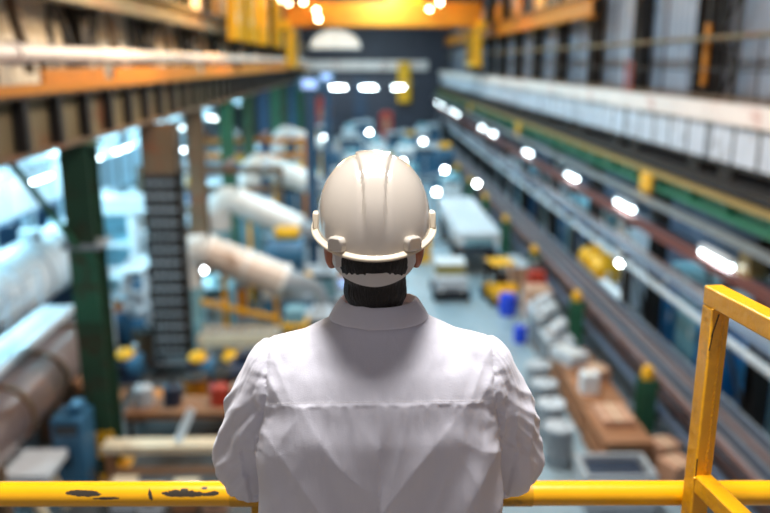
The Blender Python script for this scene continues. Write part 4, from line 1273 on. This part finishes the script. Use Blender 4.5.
RY, RZ_, RR = 1.78, 7.419, 0.0315
mr = chipped('rail_paint', '#f3b008', [(-0.715, 0.017, .045, .0065, -.03), (-0.655, 0.006, .034, .0035, .02), (-0.545, 0.012, .006, .010, -1.2),
                                        (-0.462, 0.016, .052, .0075, -.02), (-0.39, 0.016, .02, .005, .1), (-0.46, 0.024, .01, .002, 0), (-0.41, 0.026, .008, .002, 0)])
rl = thing('guard_rail', 'yellow chipped guard rail in front of the man, along the bottom of the view', 'railing', (0, RY, RZ_), math.radians(-1.5))
MB().tube([(-1.9 + 0.1 * i, 0, 0) for i in range(40)], RR, 28).build('top_rail', mr, rl)
wear = mat('worn_yellow', '#c79010', 0.42, 0, 0.12, 25, dirt='#8a6a1c', dirt_amt=0.3, bump=0.1)
for x0, x1 in ((-0.345, -0.21), (0.33, 0.43)):
    MB().tube([(x0, 0, 0), (x1, 0, 0)], RR + 0.0016, 28).build('sleeve', wear, rl)
for x in (-1.55, -0.262, 1.5):
    p = MB().box((x, 0.012, -0.461), (0.068, 0.03, 0.917)).build('post', wear, rl, 0.004)
    MB().box((x, 0.012, -0.9125), (0.13, 0.12, 0.012)).build('foot_plate', M['yellow'], p)
MB().tube([(-1.9, 0.012, -0.46), (-0.9, 0.012, -0.46), (0.2, 0.012, -0.46), (1.9, 0.012, -0.46)], 0.021, 16).build('mid_rail', M['yellow'], rl)
MB().box((0, 0.02, -0.842), (3.8, 0.012, 0.13)).build('toe_board', M['yellow'], rl)

gt = thing('gate_frame', 'square yellow gate frame standing right of the man, its rails running past the viewer', 'railing', (0.826, 1.697, 6.504), math.radians(6.3))
fr_y = mat('gate_paint', '#f0aa0c', 0.36, 0, 0.07, 8, dirt='#b97f10', dirt_amt=0.2, bump=0.25, bscale=45, coat=0.25)
W = 0.046
MB().box((0, 0, 0.721), (W, W, 1.442)).build('post', fr_y, gt, 0.004)
MB().box((0, -0.85 + W / 2, 1.442 + W / 2), (W, 1.7, W)).build('top_bar', fr_y, gt, 0.004)
MB().box((0, -0.85, 0.993), (W * 0.95, 1.66, W)).build('middle_bar', fr_y, gt, 0.004)
MB().box((0, -0.85, 0.5), (W * 0.95, 1.66, W)).build('lower_bar', fr_y, gt, 0.004)
MB().box((0, -1.7, 0.74), (W, W, 1.5)).build('post', fr_y, gt, 0.004)
for y in (0, -1.7):
    MB().box((0, y, 0.006), (0.08, 0.08, 0.012)).build('foot_plate', fr_y, gt)
wl = MB()
rr = random.Random(3)
for k in range(34):
    z = 1.03 + 0.0118 * k
    wl.ell((W * 0.12 + rr.uniform(-.001, .001), -W / 2 - 0.0005, z), (0.0042, 0.0026, 0.0065 + rr.uniform(0, .002)), None, 10, 6)
for k in range(12):
    wl.ell((-W / 2 + 0.004 * k, -W / 2 - 0.002, 1.0095 + 0.0), (0.004, 0.004, 0.0035), None, 10, 6)
    wl.ell((-W / 2 + 0.004 * k, -W / 2 - 0.001, 1.441), (0.004, 0.003, 0.0035), None, 10, 6)
wl.build('weld_bead', fr_y, gt)
sc = MB()
for a_, b_, c_, d_ in ((-.019, 1.375, -.006, 1.43), (-.021, 1.34, -.017, 1.38), (-.02, 1.0, -.021, 1.06)):
    sc = MB()
    sc.bar((a_, -W / 2 - 0.0006, b_), (c_, -W / 2 - 0.0006, d_), 0.0026, 0.0012, (0, 1, 0))
    sc.build('scratch', M['dark'], gt)


# ------------------------------------------------------------------ the man
PX, PY, PZ = 0.03, 1.55, 6.5
M['shirt'] = mat('shirt_cotton', '#dfdfe8', 0.75, 0, 0.025, 6, bump=0.12, bscale=420)
M['shirt'].node_tree.nodes['Principled BSDF'].inputs['Sheen Weight'].default_value = 0.25
def fold_bump(m):
    """fine drape wrinkles, long in the hanging direction, added to the weave bump"""
    nt = m.node_tree
    N, L = nt.nodes, nt.links
    b = N['Principled BSDF']
    tc = N.new('ShaderNodeTexCoord')
    prev = b.inputs['Normal'].links[0].from_socket
    for sc, st_, dist, rot in ((9, (1, 1, .16), .020, .0), (13, (1, .6, .3), .010, .7), (13, (1, .6, .3), .010, -.7), (30, (1, 1, .25), .004, 0)):
        mp = N.new('ShaderNodeMapping')
        mp.inputs['Rotation'].default_value = (0, rot, 0)
        mp.inputs['Scale'].default_value = st_
        L.new(tc.outputs['Object'], mp.inputs[0])
        n = N.new('ShaderNodeTexNoise')
        n.inputs['Scale'].default_value = sc
        n.inputs['Detail'].default_value = 2
        n.inputs['Distortion'].default_value = .4
        L.new(mp.outputs[0], n.inputs['Vector'])
        bp = N.new('ShaderNodeBump')
        bp.inputs['Strength'].default_value = .55
        bp.inputs['Distance'].default_value = dist
        L.new(n.outputs[0], bp.inputs['Height'])
        L.new(prev, bp.inputs['Normal'])
        prev = bp.outputs[0]
    L.new(prev, b.inputs['Normal'])


fold_bump(M['shirt'])
M['skin'] = mat('skin', '#a8694c', 0.5, 0, 0.08, 18, bump=0.05, bscale=120)
M['skin'].node_tree.nodes['Principled BSDF'].inputs['Subsurface Weight'].default_value = 0.08
M['hair'] = mat('black_hair', '#141110', 0.55, 0, 0.4, 60, bump=0.9, bscale=220, stretch=(1, 1, .25))
M['helmet'] = mat('helmet_shell', '#cdc4b6', 0.17, 0, 0.015, 4, coat=0.6)
M['helmet_edge'] = mat('helmet_edge', '#dccfb6', 0.28, 0, 0.02, 4, coat=0.4)
M['strap'] = mat('strap_plastic', '#d6d2cc', 0.45, 0, 0.04, 8)
M['trouser'] = mat('dark_trousers', '#23262e', 0.8, 0, 0.15, 6, bump=0.15, bscale=200)
M['leather'] = mat('boot_leather', '#2b211b', 0.5, 0, 0.2, 8, bump=0.2, bscale=90)

man = thing('person', 'man seen from behind in white shirt and white hard hat, leaning on the yellow rail', 'person', (PX, PY, PZ))


def cap(mb, p0, p1, r0, r1, n=18):
    p0, p1 = Vector(p0), Vector(p1)
    mb.cyl(p0, p1, r0, r1, n)
    mb.ell(p0, (r0,) * 3, None, n, 10)
    mb.ell(p1, (r1,) * 3, None, n, 10)


def chain(mb, pts, rs, n=14):
    for i in range(len(pts) - 1):
        cap(mb, pts[i], pts[i + 1], rs[i], rs[i + 1], n)


def remesh(mb, voxel):
    import bmesh
    me = bpy.data.meshes.new('tmp')
    me.from_pydata(mb.v, [], mb.f)
    bm = bmesh.new()
    bm.from_mesh(me)
    bmesh.ops.recalc_face_normals(bm, faces=bm.faces)
    bm.to_mesh(me)
    bm.free()
    o = bpy.data.objects.new('tmp', me)
    COL.objects.link(o)
    r = o.modifiers.new('r', 'REMESH')
    r.mode = 'VOXEL'
    r.voxel_size = voxel
    dg = bpy.context.evaluated_depsgraph_get()
    out = bpy.data.meshes.new_from_object(o.evaluated_get(dg))
    bpy.data.objects.remove(o)
    bpy.data.meshes.remove(me)
    return out


def relax(me, it, lam=0.5, weight=None):
    n = len(me.vertices)
    co = np.empty(n * 3)
    me.vertices.foreach_get('co', co)
    co = co.reshape(-1, 3)
    e = np.empty(len(me.edges) * 2, dtype=np.int64)
    me.edges.foreach_get('vertices', e)
    e = e.reshape(-1, 2)
    deg = np.bincount(e.ravel(), minlength=n)[:, None].clip(1)
    for _ in range(it):
        s = np.zeros_like(co)
        np.add.at(s, e[:, 0], co[e[:, 1]])
        np.add.at(s, e[:, 1], co[e[:, 0]])
        d = (s / deg - co) * lam
        co = co + (d if weight is None else d * weight[:, None])
    me.vertices.foreach_set('co', co.ravel())
    me.update()
    return co


def normals(me):
    a = np.empty(len(me.vertices) * 3)
    me.vertices.foreach_get('normal', a)
    return a.reshape(-1, 3)


def sm(a, b, x):
    t = min(max((x - a) / (b - a), 0), 1)
    return t * t * (3 - 2 * t)


# ---- body: one continuous surface
b = MB()
b.ell((-0.008, 0.012, 1.70), (.077, .096, .105))                       # skull
b.ell((-0.008, 0.05, 1.635), (.058, .06, .075))                        # jaw and face
b.ell((-0.008, 0.098, 1.592), (.024, .016, .016))                      # chin
cap(b, (-0.008, 0.112, 1.672), (-0.008, 0.124, 1.645), .010, .014)      # nose
for sx in (-1, 1):
    b.ell((-0.008 + sx * .009, 0.117, 1.641), (.009, .009, .008))
    b.ell((-0.008 + sx * .03, 0.098, 1.695), (.024, .012, .009))        # brow
    b.ell((-0.008 + sx * .038, 0.085, 1.645), (.022, .02, .018))        # cheek
b.ell((-0.008, 0.109, 1.616), (.022, .009, .006))
b.ell((-0.008, 0.107, 1.606), (.019, .009, .006))
for sx in (-1, 1):
    mm = Matrix.Rotation(sx * -0.35, 3, 'Z')
    b.ell((-0.008 + sx * .091, -0.004, 1.622), (.012, .021, .035), mm)
    b.ell((-0.008 + sx * .088, 0.002, 1.594), (.011, .011, .013))
    cap(b, (-0.008 + sx * .07, 0, 1.63), (-0.008 + sx * .088, -.002, 1.62), .02, .014)
cap(b, (-0.006, -0.005, 1.62), (0, -0.004, 1.45), .057, .052)
chain(b, [(0, .005, 1.385), (0, 0.0, 1.29), (0, .0, 1.12), (0, 0.0, .97)], [.07, .1, .10, .11])
for sx in (-1, 1):
    cap(b, (sx * .07, -.005, 1.41), (sx * .19, 0, 1.375), .05, .05)
    cap(b, (sx * .07, .0, 1.3), (sx * .10, 0.0, 1.2), .075, .07)
    chain(b, [(sx * .19, 0, 1.37), (sx * .30, .085, 1.09)], [.05, .041])
    chain(b, [(sx * .30, .085, 1.09), (sx * .16, .19, 1.01)], [.041, .028])
    chain(b, [(sx * .09, 0, .95), (sx * .105, .015, .52), (sx * .115, -.01, .1)], [.085, .06, .045])
    cap(b, (sx * .115, -.03, .055), (sx * .125, .13, .035), .042, .03)
    # hand on the rail: palm, four bent fingers, thumb
    cy, cz, R = 0.23, 0.919, 0.046
    chain(b, [(sx * .16, .19, 1.01), (sx * .135, .212, .982)], [.027, .026])
    for k in range(4):
        x = sx * (.158 - .0205 * k)
        ln = (0.86, 0.97, 1.0, 0.92)[3 - k] if k < 3 else .9
        cap(b, (sx * (.148 - .008 * k), .2, .985), (x, cy + R * math.sin(.35), cz + R * math.cos(.35)), .016, .0115)
        an = [.35, .35 + .95 * ln, .35 + 1.6 * ln, .35 + 2.1 * ln]
        pts = [(x - sx * .002 * i, cy + R * math.sin(t), cz + R * math.cos(t)) for i, t in enumerate(an)]
        chain(b, pts, [.0105, .0095, .0085, .0075], 12)
    an = [-.2, -.8, -1.35, -1.75]
    pts = [(sx * (.118 - .014 * i), cy + (R + .002) * math.sin(t), cz + (R + .002) * math.cos(t)) for i, t in enumerate(an)]
    chain(b, pts, [.015, .0125, .011, .009], 12)
me = remesh(b, 0.0045)
relax(me, 4)
finish('body', me, M['skin'], man)
for sx in (-1, 1):
    ey = MB().ell((-0.008 + sx * .030, 0.096, 1.677), (.0125, .0125, .0115)).build('eye', M['white'], man)
    MB().ell((-0.008 + sx * .030, 0.1065, 1.677), (.0055, .003, .0055)).build('iris', M['dark'], ey)
# ---- hair
h = MB()
h.ell((-0.008, -0.012, 1.70), (.083, .09, .10))
h.ell((-0.008, -0.04, 1.615), (.074, .054, .08))
h.ell((-0.006, -0.036, 1.55), (.066, .044, .065))
for sx in (-1, 1):
    h.ell((-0.008 + sx * .076, 0.028, 1.66), (.009, .014, .045))
me = remesh(h, 0.005)
co = relax(me, 5)
nm = normals(me)
for i in range(len(co)):
    p = co[i]
    co[i] += nm[i] * (0.0018 * noise.noise(Vector((p[0] * 170, p[1] * 170, p[2] * 45))) + .0012 * noise.noise(Vector(p * 60)))
me.vertices.foreach_set('co', co.ravel())
finish('hair', me, M['hair'], man)

# ---- shirt: torso and sleeves as one cloth surface
t = MB()
SEC = [(.80, .245, -.115, .13), (.95, .258, -.118, .135), (1.05, .259, -.120, .13), (1.15, .259, -.130, .127), (1.25, .257, -.139, .13), (1.33, .250, -.135, .125),
       (1.38, .238, -.118, .115), (1.42, .205, -.096, .098), (1.45, .155, -.080, .078), (1.475, .105, -.07, .064), (1.495, .078, -.066, .056)]
zs = np.linspace(.80, 1.50, 60)
A = np.array(SEC)
nn = 64
vs = []
for z in zs:
    a, yb, yf = (np.interp(z, A[:, 0], A[:, i]) for i in (1, 2, 3))
    for j in range(nn):
        an = 2 * PI * j / nn
        c_, s_ = math.cos(an), math.sin(an)
        ex = 2 / 2.5
        x = a * math.copysign(abs(c_) ** ex, c_)
        y = (yf if s_ > 0 else -yb) * math.copysign(abs(s_) ** ex, s_)
        vs.append((x + .004, y, z))
fs = [(i * nn + j, i * nn + (j + 1) % nn, (i + 1) * nn + (j + 1) % nn, (i + 1) * nn + j) for i in range(len(zs) - 1) for j in range(nn)]
fs += [tuple(range(nn - 1, -1, -1)), tuple((len(zs) - 1) * nn + j for j in range(nn))]
t.add(vs, fs)
for sx in (-1, 1):
    cap(t, (sx * .09 + .004, -.02, 1.425), (sx * .222 + .004, -.002, 1.374), .048, .060, 24)
    cap(t, (sx * .20 + .004, -.02, 1.33), (sx * .222 + .004, -.002, 1.37), .07, .062, 24)
    chain(t, [(sx * .224 + .004, 0, 1.365), (sx * .270 + .004, .045, 1.23), (sx * .305 + .004, .085, 1.105)], [.064, .070, .069], 24)
    chain(t, [(sx * .305 + .004, .085, 1.105), (sx * .300 + .004, .095, 1.075), (sx * .255, .135, 1.055), (sx * .17, .188, 1.028)], [.069, .066, .056, .042], 24)
me = remesh(t, 0.0042)
co = relax(me, 26)
nm = normals(me)
out = co.copy()


def rid(v):
    return 1 - 2 * abs(noise.noise(v))


for i in range(len(co)):
    x, y, z = co[i]
    n_ = nm[i]
    sx = 1 if x > 0 else -1
    ax = abs(x - .004)
    d = 0.0
    # armhole line
    xa = .236 + .016 * sm(1.40, 1.22, z)
    if z < 1.18:
        xa = .30 if y < .06 else .20
    arm = ax - xa
    back = sm(.04, -.04, y)
    zseam = 2 - .4685 * (1.55 + y)
    if arm < 0:
        ds = zseam - z                      # below the yoke seam: positive
        edge = sm(.0, .05, -arm)
        if back > 0:
            if ds > 0:
                u = x * 13 + .35 * sx * z * 6
                g = rid(Vector((x * 7 + sx * (1.3 - z) * 3.5, z * 1.6, 3.1))) * .65 + rid(Vector((x * 16 - sx * z * 3, z * 2.0, 7.7))) * .35
                d += back * g * (.003 + .016 * sm(0, .14, ds))
                gat = noise.noise(Vector((x * 75, ds * 9, 1.7)))
                d += back * gat * .0030 * math.exp(-ds / .06) * sm(0, .006, ds)
                dg = rid(Vector(((ax + .75 * z) * 16, (ax - z) * 3, 5.0 + sx)))
                d += back * dg * .005 * sm(.10, .24, ax) * sm(.0, .06, ds)
                d -= back * .0010 * sm(.010, .0, ds)
            else:
                d += back * .0004
                d += back * noise.noise(Vector((x * 70, ds * 12, 9.2))) * .0018 * math.exp(ds / .022)
                d += back * noise.noise(Vector((x * 14, z * 9, 2.2))) * .0022
                d += back * rid(Vector(((ax - .6 * z) * 26, z * 5, 4.4))) * .0022 * sm(.12, .22, ax)
            d += back * .0016 * math.exp(-(ds / .005) ** 2)
        # puckers running in from the armhole
        if z > 1.2:
            d += .0032 * noise.noise(Vector((z * 60, x * 8, y * 40))) * math.exp(arm / .022)
    else:
        s_ = (1.42 - z) * 1.05 + arm * .3 if y < .12 else .34 + (y - .1)
        th = math.atan2(y - .3 * (1.36 - z), ax - .225 - .33 * (1.36 - z))
        f1 = rid(Vector((s_ * 6.5 + th * 1.1 * sx, th * .8, 11 + sx)))
        f2 = rid(Vector((s_ * 12 - th * 1.3, th * .9, 21 + sx)))
        k = sm(.05, .2, s_)
        d += (f1 * .013 + f2 * .006) * k
        d += .003 * noise.noise(Vector((th * 9, s_ * 6, 3 + sx))) * math.exp(-s_ / .08)
        if z > 1.19:
            d += .006 * noise.noise(Vector((z * 70, 5, y * 55))) * math.exp(-arm / .016) + .0012
    if z > 1.19 and abs(arm) < .008:
        d -= .0045 * (1 - abs(arm) / .008)
    out[i] = co[i] + n_ * d
me.vertices.foreach_set('co', out.ravel())
me.update()
relax(me, 1, .3)
shirt = finish('shirt', me, M['shirt'], man)
sub = shirt.modifiers.new('sub', 'SUBSURF')
sub.levels = sub.render_levels = 1
# stitch lines: yoke seam stitches follow the cloth
from mathutils.bvhtree import BVHTree
bv = BVHTree.FromPolygons([v.co for v in me.vertices], [tuple(p.vertices) for p in me.polygons])
st = MB()
for k in range(118):
    x = -.232 + .004 * k
    y, hit = -.1, None
    for _ in range(4):
        z = 2 - .4685 * (1.55 + y) + .0065
        hit = bv.ray_cast(Vector((x + .004, -.6, z)), Vector((0, 1, 0)))[0]
        if hit is None:
            break
        y = hit.y
    if hit is not None:
        st.ell(hit, (.0013, .0006, .0007), None, 6, 4)
st.build('yoke_stitching', M['strap'], shirt)
# collar: folded band, higher and narrower at the top
c = MB()
K = 56
ring = []
for k in range(K + 1):
    ph = math.radians(-152 + 304 * k / K)                                # 0 = back of the neck
    sx_, cy_ = math.sin(ph), -math.cos(ph)
    front = sm(1.5, 2.6, abs(ph))
    wob = .0022 * noise.noise(Vector((ph * 3, 2, 1)))
    rows = [(.071, .068, 1.480), (.0715, .070, 1.505), (.0735, .0725, 1.519), (.077, .0755, 1.523), (.083, .080, 1.519), (.095, .0865, 1.501 - .02 * front), (.1065 + .01 * front, .0925 + .02 * front, 1.481 - .045 * front),
            (.1045 + .01 * front, .0905 + .02 * front, 1.4775 - .045 * front), (.092, .084, 1.498 - .02 * front), (.080, .077, 1.512)]
    ring.append([(rx * sx_ + wob + .002, -.002 + ry * cy_ + wob, z + wob - .01 * front) for rx, ry, z in rows])
R_ = len(ring[0])
vs = [p for r in ring for p in r]
fs = [(k * R_ + j, k * R_ + (j + 1) % R_, (k + 1) * R_ + (j + 1) % R_, (k + 1) * R_ + j) for k in range(K) for j in range(R_)]
fs += [tuple(range(R_)), tuple(K * R_ + j for j in range(R_ - 1, -1, -1))]
c.add(vs, fs)
co_ = c.build('collar', M['shirt'], shirt)
sb = co_.modifiers.new('sub', 'SUBSURF')
sb.levels = sb.render_levels = 2
for sx in (-1, 1):
    a, e = Vector((sx * .185, .178, 1.033)), Vector((sx * .148, .202, 1.016))
    MB().tube([a, a.lerp(e, .1), e, e.lerp(a, .05)], [.040, .043, .039, .03], 20, True).build('cuff', M['shirt'], shirt)
pl, bt_ = MB(), []
rows = []
for k in range(34):
    z = 1.40 - .0165 * k
    h_ = bv.ray_cast(Vector((.004, .6, z)), Vector((0, -1, 0)))[0]
    if h_ is not None:
        rows.append(h_)
for a_, b_ in zip(rows[:-1], rows[1:]):
    pl.bar(a_ + Vector((0, .0006, 0)), b_ + Vector((0, .0006, -.001)), .034, .003, (0, 1, 0))
pl.build('placket', M['shirt'], shirt)
for k in range(2, len(rows), 5):
    MB().ell(rows[k] + Vector((0, .003, 0)), (.0058, .0018, .0058), None, 14, 6).build('button', M['strap'], shirt)
# ---- trousers, belt, boots
t = MB()
t.ell((0, 0.0, .93), (.185, .125, .13))
for sx in (-1, 1):
    chain(t, [(sx * .09, 0, .90), (sx * .108, .012, .52), (sx * .118, -.005, .12)], [.112, .085, .072], 20)
me = remesh(t, 0.009)
co = relax(me, 8)
nm = normals(me)
for i in range(len(co)):
    p = co[i]
    co[i] += nm[i] * .006 * rid(Vector((p[0] * 8, p[1] * 8, p[2] * 9)))
me.vertices.foreach_set('co', co.ravel())
finish('trousers', me, M['trouser'], man)
for sx in (-1, 1):
    t = MB()
    cap(t, (sx * .117, -.02, .17), (sx * .117, -.025, .07), .06, .056)
    chain(t, [(sx * .117, -.04, .06), (sx * .124, .08, .055), (sx * .13, .16, .048)], [.054, .052, .044])
    me = remesh(t, 0.008)
    relax(me, 4)
    for v in me.vertices:
        v.co.z = max(v.co.z, .022)
    bt = finish('boot', me, M['leather'], man)
    MB().prism([(sx * .117 - .055, -.1), (sx * .117 + .055, -.1), (sx * .125 + .062, .1), (sx * .13 + .05, .19), (sx * .13 - .045, .19), (sx * .12 - .055, .1)], 'Z', 0.0, .028).build('sole', M['rubber'], bt, .006)

# ---- hard hat
hx, hy = -.008, .004
hat = None
NP, NT = 128, 40


def rim(ph):
    """ph 0 = back, pi = front: half widths and rim height"""
    bk = (1 + math.cos(ph)) / 2
    z = 1.700 - .060 * bk ** 1.3
    return .1165 * math.sin(ph), -.138 * math.cos(ph), z


vs = []
for i in range(NT + 1):
    q = i / NT
    for j in range(NP):
        ph = 2 * PI * j / NP
        rx, ry, rz = rim(ph)
        sn, cs = math.sin(q * PI / 2), math.cos(q * PI / 2)
        p = Vector((rx * sn ** .96, ry * sn ** .96, rz + (1.826 - rz) * cs ** .92))
        nrm = Vector((p.x / .0135, p.y / .019, (p.z - 1.67) / .024)).normalized()
        # raised crest that narrows towards the back, with a thin groove along each side
        back = -p.y
        wd = .036 - .016 * sm(-.02, .125, back)
        e = abs(p.x) - wd
        fade = sm(1.655, 1.745, p.z)
        hgt = (.0032 - .0014 * sm(1.79, 1.825, p.z)) * sm(.0035, -.0035, e) * fade
        hgt -= .0034 * math.exp(-((e - .0045) / .0028) ** 2) * fade
        hgt += .0018 * math.exp(-((e + .004) / .003) ** 2) * fade
        p = p + nrm * hgt
        vs.append(p)
fs = [(i * NP + j, i * NP + (j + 1) % NP, (i + 1) * NP + (j + 1) % NP, (i + 1) * NP + j) for i in range(NT) for j in range(NP)]
sh = MB()
sh.add(vs, fs)
inner = [Vector((v.x * .972, v.y * .976, 1.60 + (v.z - 1.60) * .978)) for v in vs]
o_ = len(sh.v)
sh.add(inner, [tuple(reversed(f)) for f in fs])
a0, b0 = NT * NP, o_ + NT * NP
sh.f += [(a0 + j, a0 + (j + 1) % NP, b0 + (j + 1) % NP, b0 + j) for j in range(NP)]
me = bpy.data.meshes.new('hard_hat')
me.from_pydata([tuple(v) for v in sh.v], [], sh.f)
hat = finish('hard_hat', me, M['helmet'], man, 0, True, (hx, hy, 0))
hat['label'] = 'white hard hat with raised crest'
# brim: rolled edge all round, visor in front
vs, prof_n = [], 8
for j in range(NP):
    ph = 2 * PI * j / NP
    rx, ry, rz = rim(ph)
    rad = Vector((rx / .1165, ry / .138, 0)).normalized()
    front = sm(.2, 1.0, -math.cos(ph))
    side = math.exp(-((abs(math.sin(ph)) - 1) / .12) ** 2) * (1 if abs(math.cos(ph)) < .5 else 0)
    wd = .0115 + .034 * front + .0015 * side
    up = .0
    prf = [(-.003, .004), (.003, .0035), (wd * .6, -.001 - .004 * front), (wd - .002, .0005 - .010 * front + up), (wd, -.003 - .010 * front + up),
           (wd - .001, -.0075 - .010 * front), (wd * .6, -.0055 - .006 * front), (-.003, -.003)]
    for a_, z_ in prf:
        vs.append(Vector((rx, ry, rz)) + rad * a_ + Vector((0, 0, z_)))
fs = [(j * 8 + i, j * 8 + (i + 1) % 8, ((j + 1) % NP) * 8 + (i + 1) % 8, ((j + 1) % NP) * 8 + i) for j in range(NP) for i in range(8)]
br = MB()
br.add(vs, fs)
bo = br.build('brim', M['helmet_edge'], hat)
sb = bo.modifiers.new('sub', 'SUBSURF')
sb.levels = sb.render_levels = 1
for ph in (-.64, .64):
    rx, ry, rz = rim(ph)
    m3 = Matrix.Rotation(ph * -.0 + (1 if ph > 0 else -1) * .50, 3, 'Z') @ Matrix.Rotation(-.16, 3, 'X')
    MB().prism([(-.0175, -.013), (.0175, -.013), (.0175, .008), (.012, .015), (-.012, .015), (-.0175, .008)], 'Y', -.014, .009).build('slot_lug', M['helmet'], hat, .0035)
    lg = [o for o in COL.objects if o.name.startswith('slot_lug')][-1]
    lg.location = (rx * 1.0, ry * 1.0, rz + .0135)
    lg.rotation_euler = (0, 0, ph * 1.0)
for sx in (-1, 1):
    MB().prism([(-.022, -.006), (.022, -.006), (.016, .026), (-.014, .026)], 'X', -.006, .0075).build('side_slot', M['helmet_edge'], hat, .003)
    lg = [o for o in COL.objects if o.name.startswith('side_slot')][-1]
    rx, ry, rz = rim(sx * PI / 2)
    lg.location = (sx * .1185, -.004, rz + .002)
# suspension: nape strap with two uprights
vs = []
NS = 40
for k in range(NS + 1):
    u = -1 + 2 * k / NS
    an = u * 1.28
    x = .0845 * math.sin(an) / math.sin(1.28)
    y = -.104 * math.cos(an) + .010
    z = 1.583 + .032 * abs(u) ** 1.8
    hh = .0135 - .002 * abs(u)
    o2 = Vector((math.sin(an), -math.cos(an), 0)) * .0024
    for dz, s_ in ((-hh, 0), (-hh, 1), (hh, 1), (hh, 0)):
        vs.append(Vector((x, y, z + dz)) + o2 * s_)
fs = [(k * 4 + i, k * 4 + (i + 1) % 4, (k + 1) * 4 + (i + 1) % 4, (k + 1) * 4 + i) for k in range(NS) for i in range(4)]
fs += [(0, 1, 2, 3), tuple(NS * 4 + i for i in (3, 2, 1, 0))]
ns = MB()
ns.add(vs, fs)
ns.build('nape_strap', M['strap'], hat)
for sx in (-1, 1):
    MB().bar((sx * .068, -.064, 1.603), (sx * .074, -.07, 1.672), .018, .003, (0, 1, 0)).build('strap_upright', M['strap'], hat, .001)
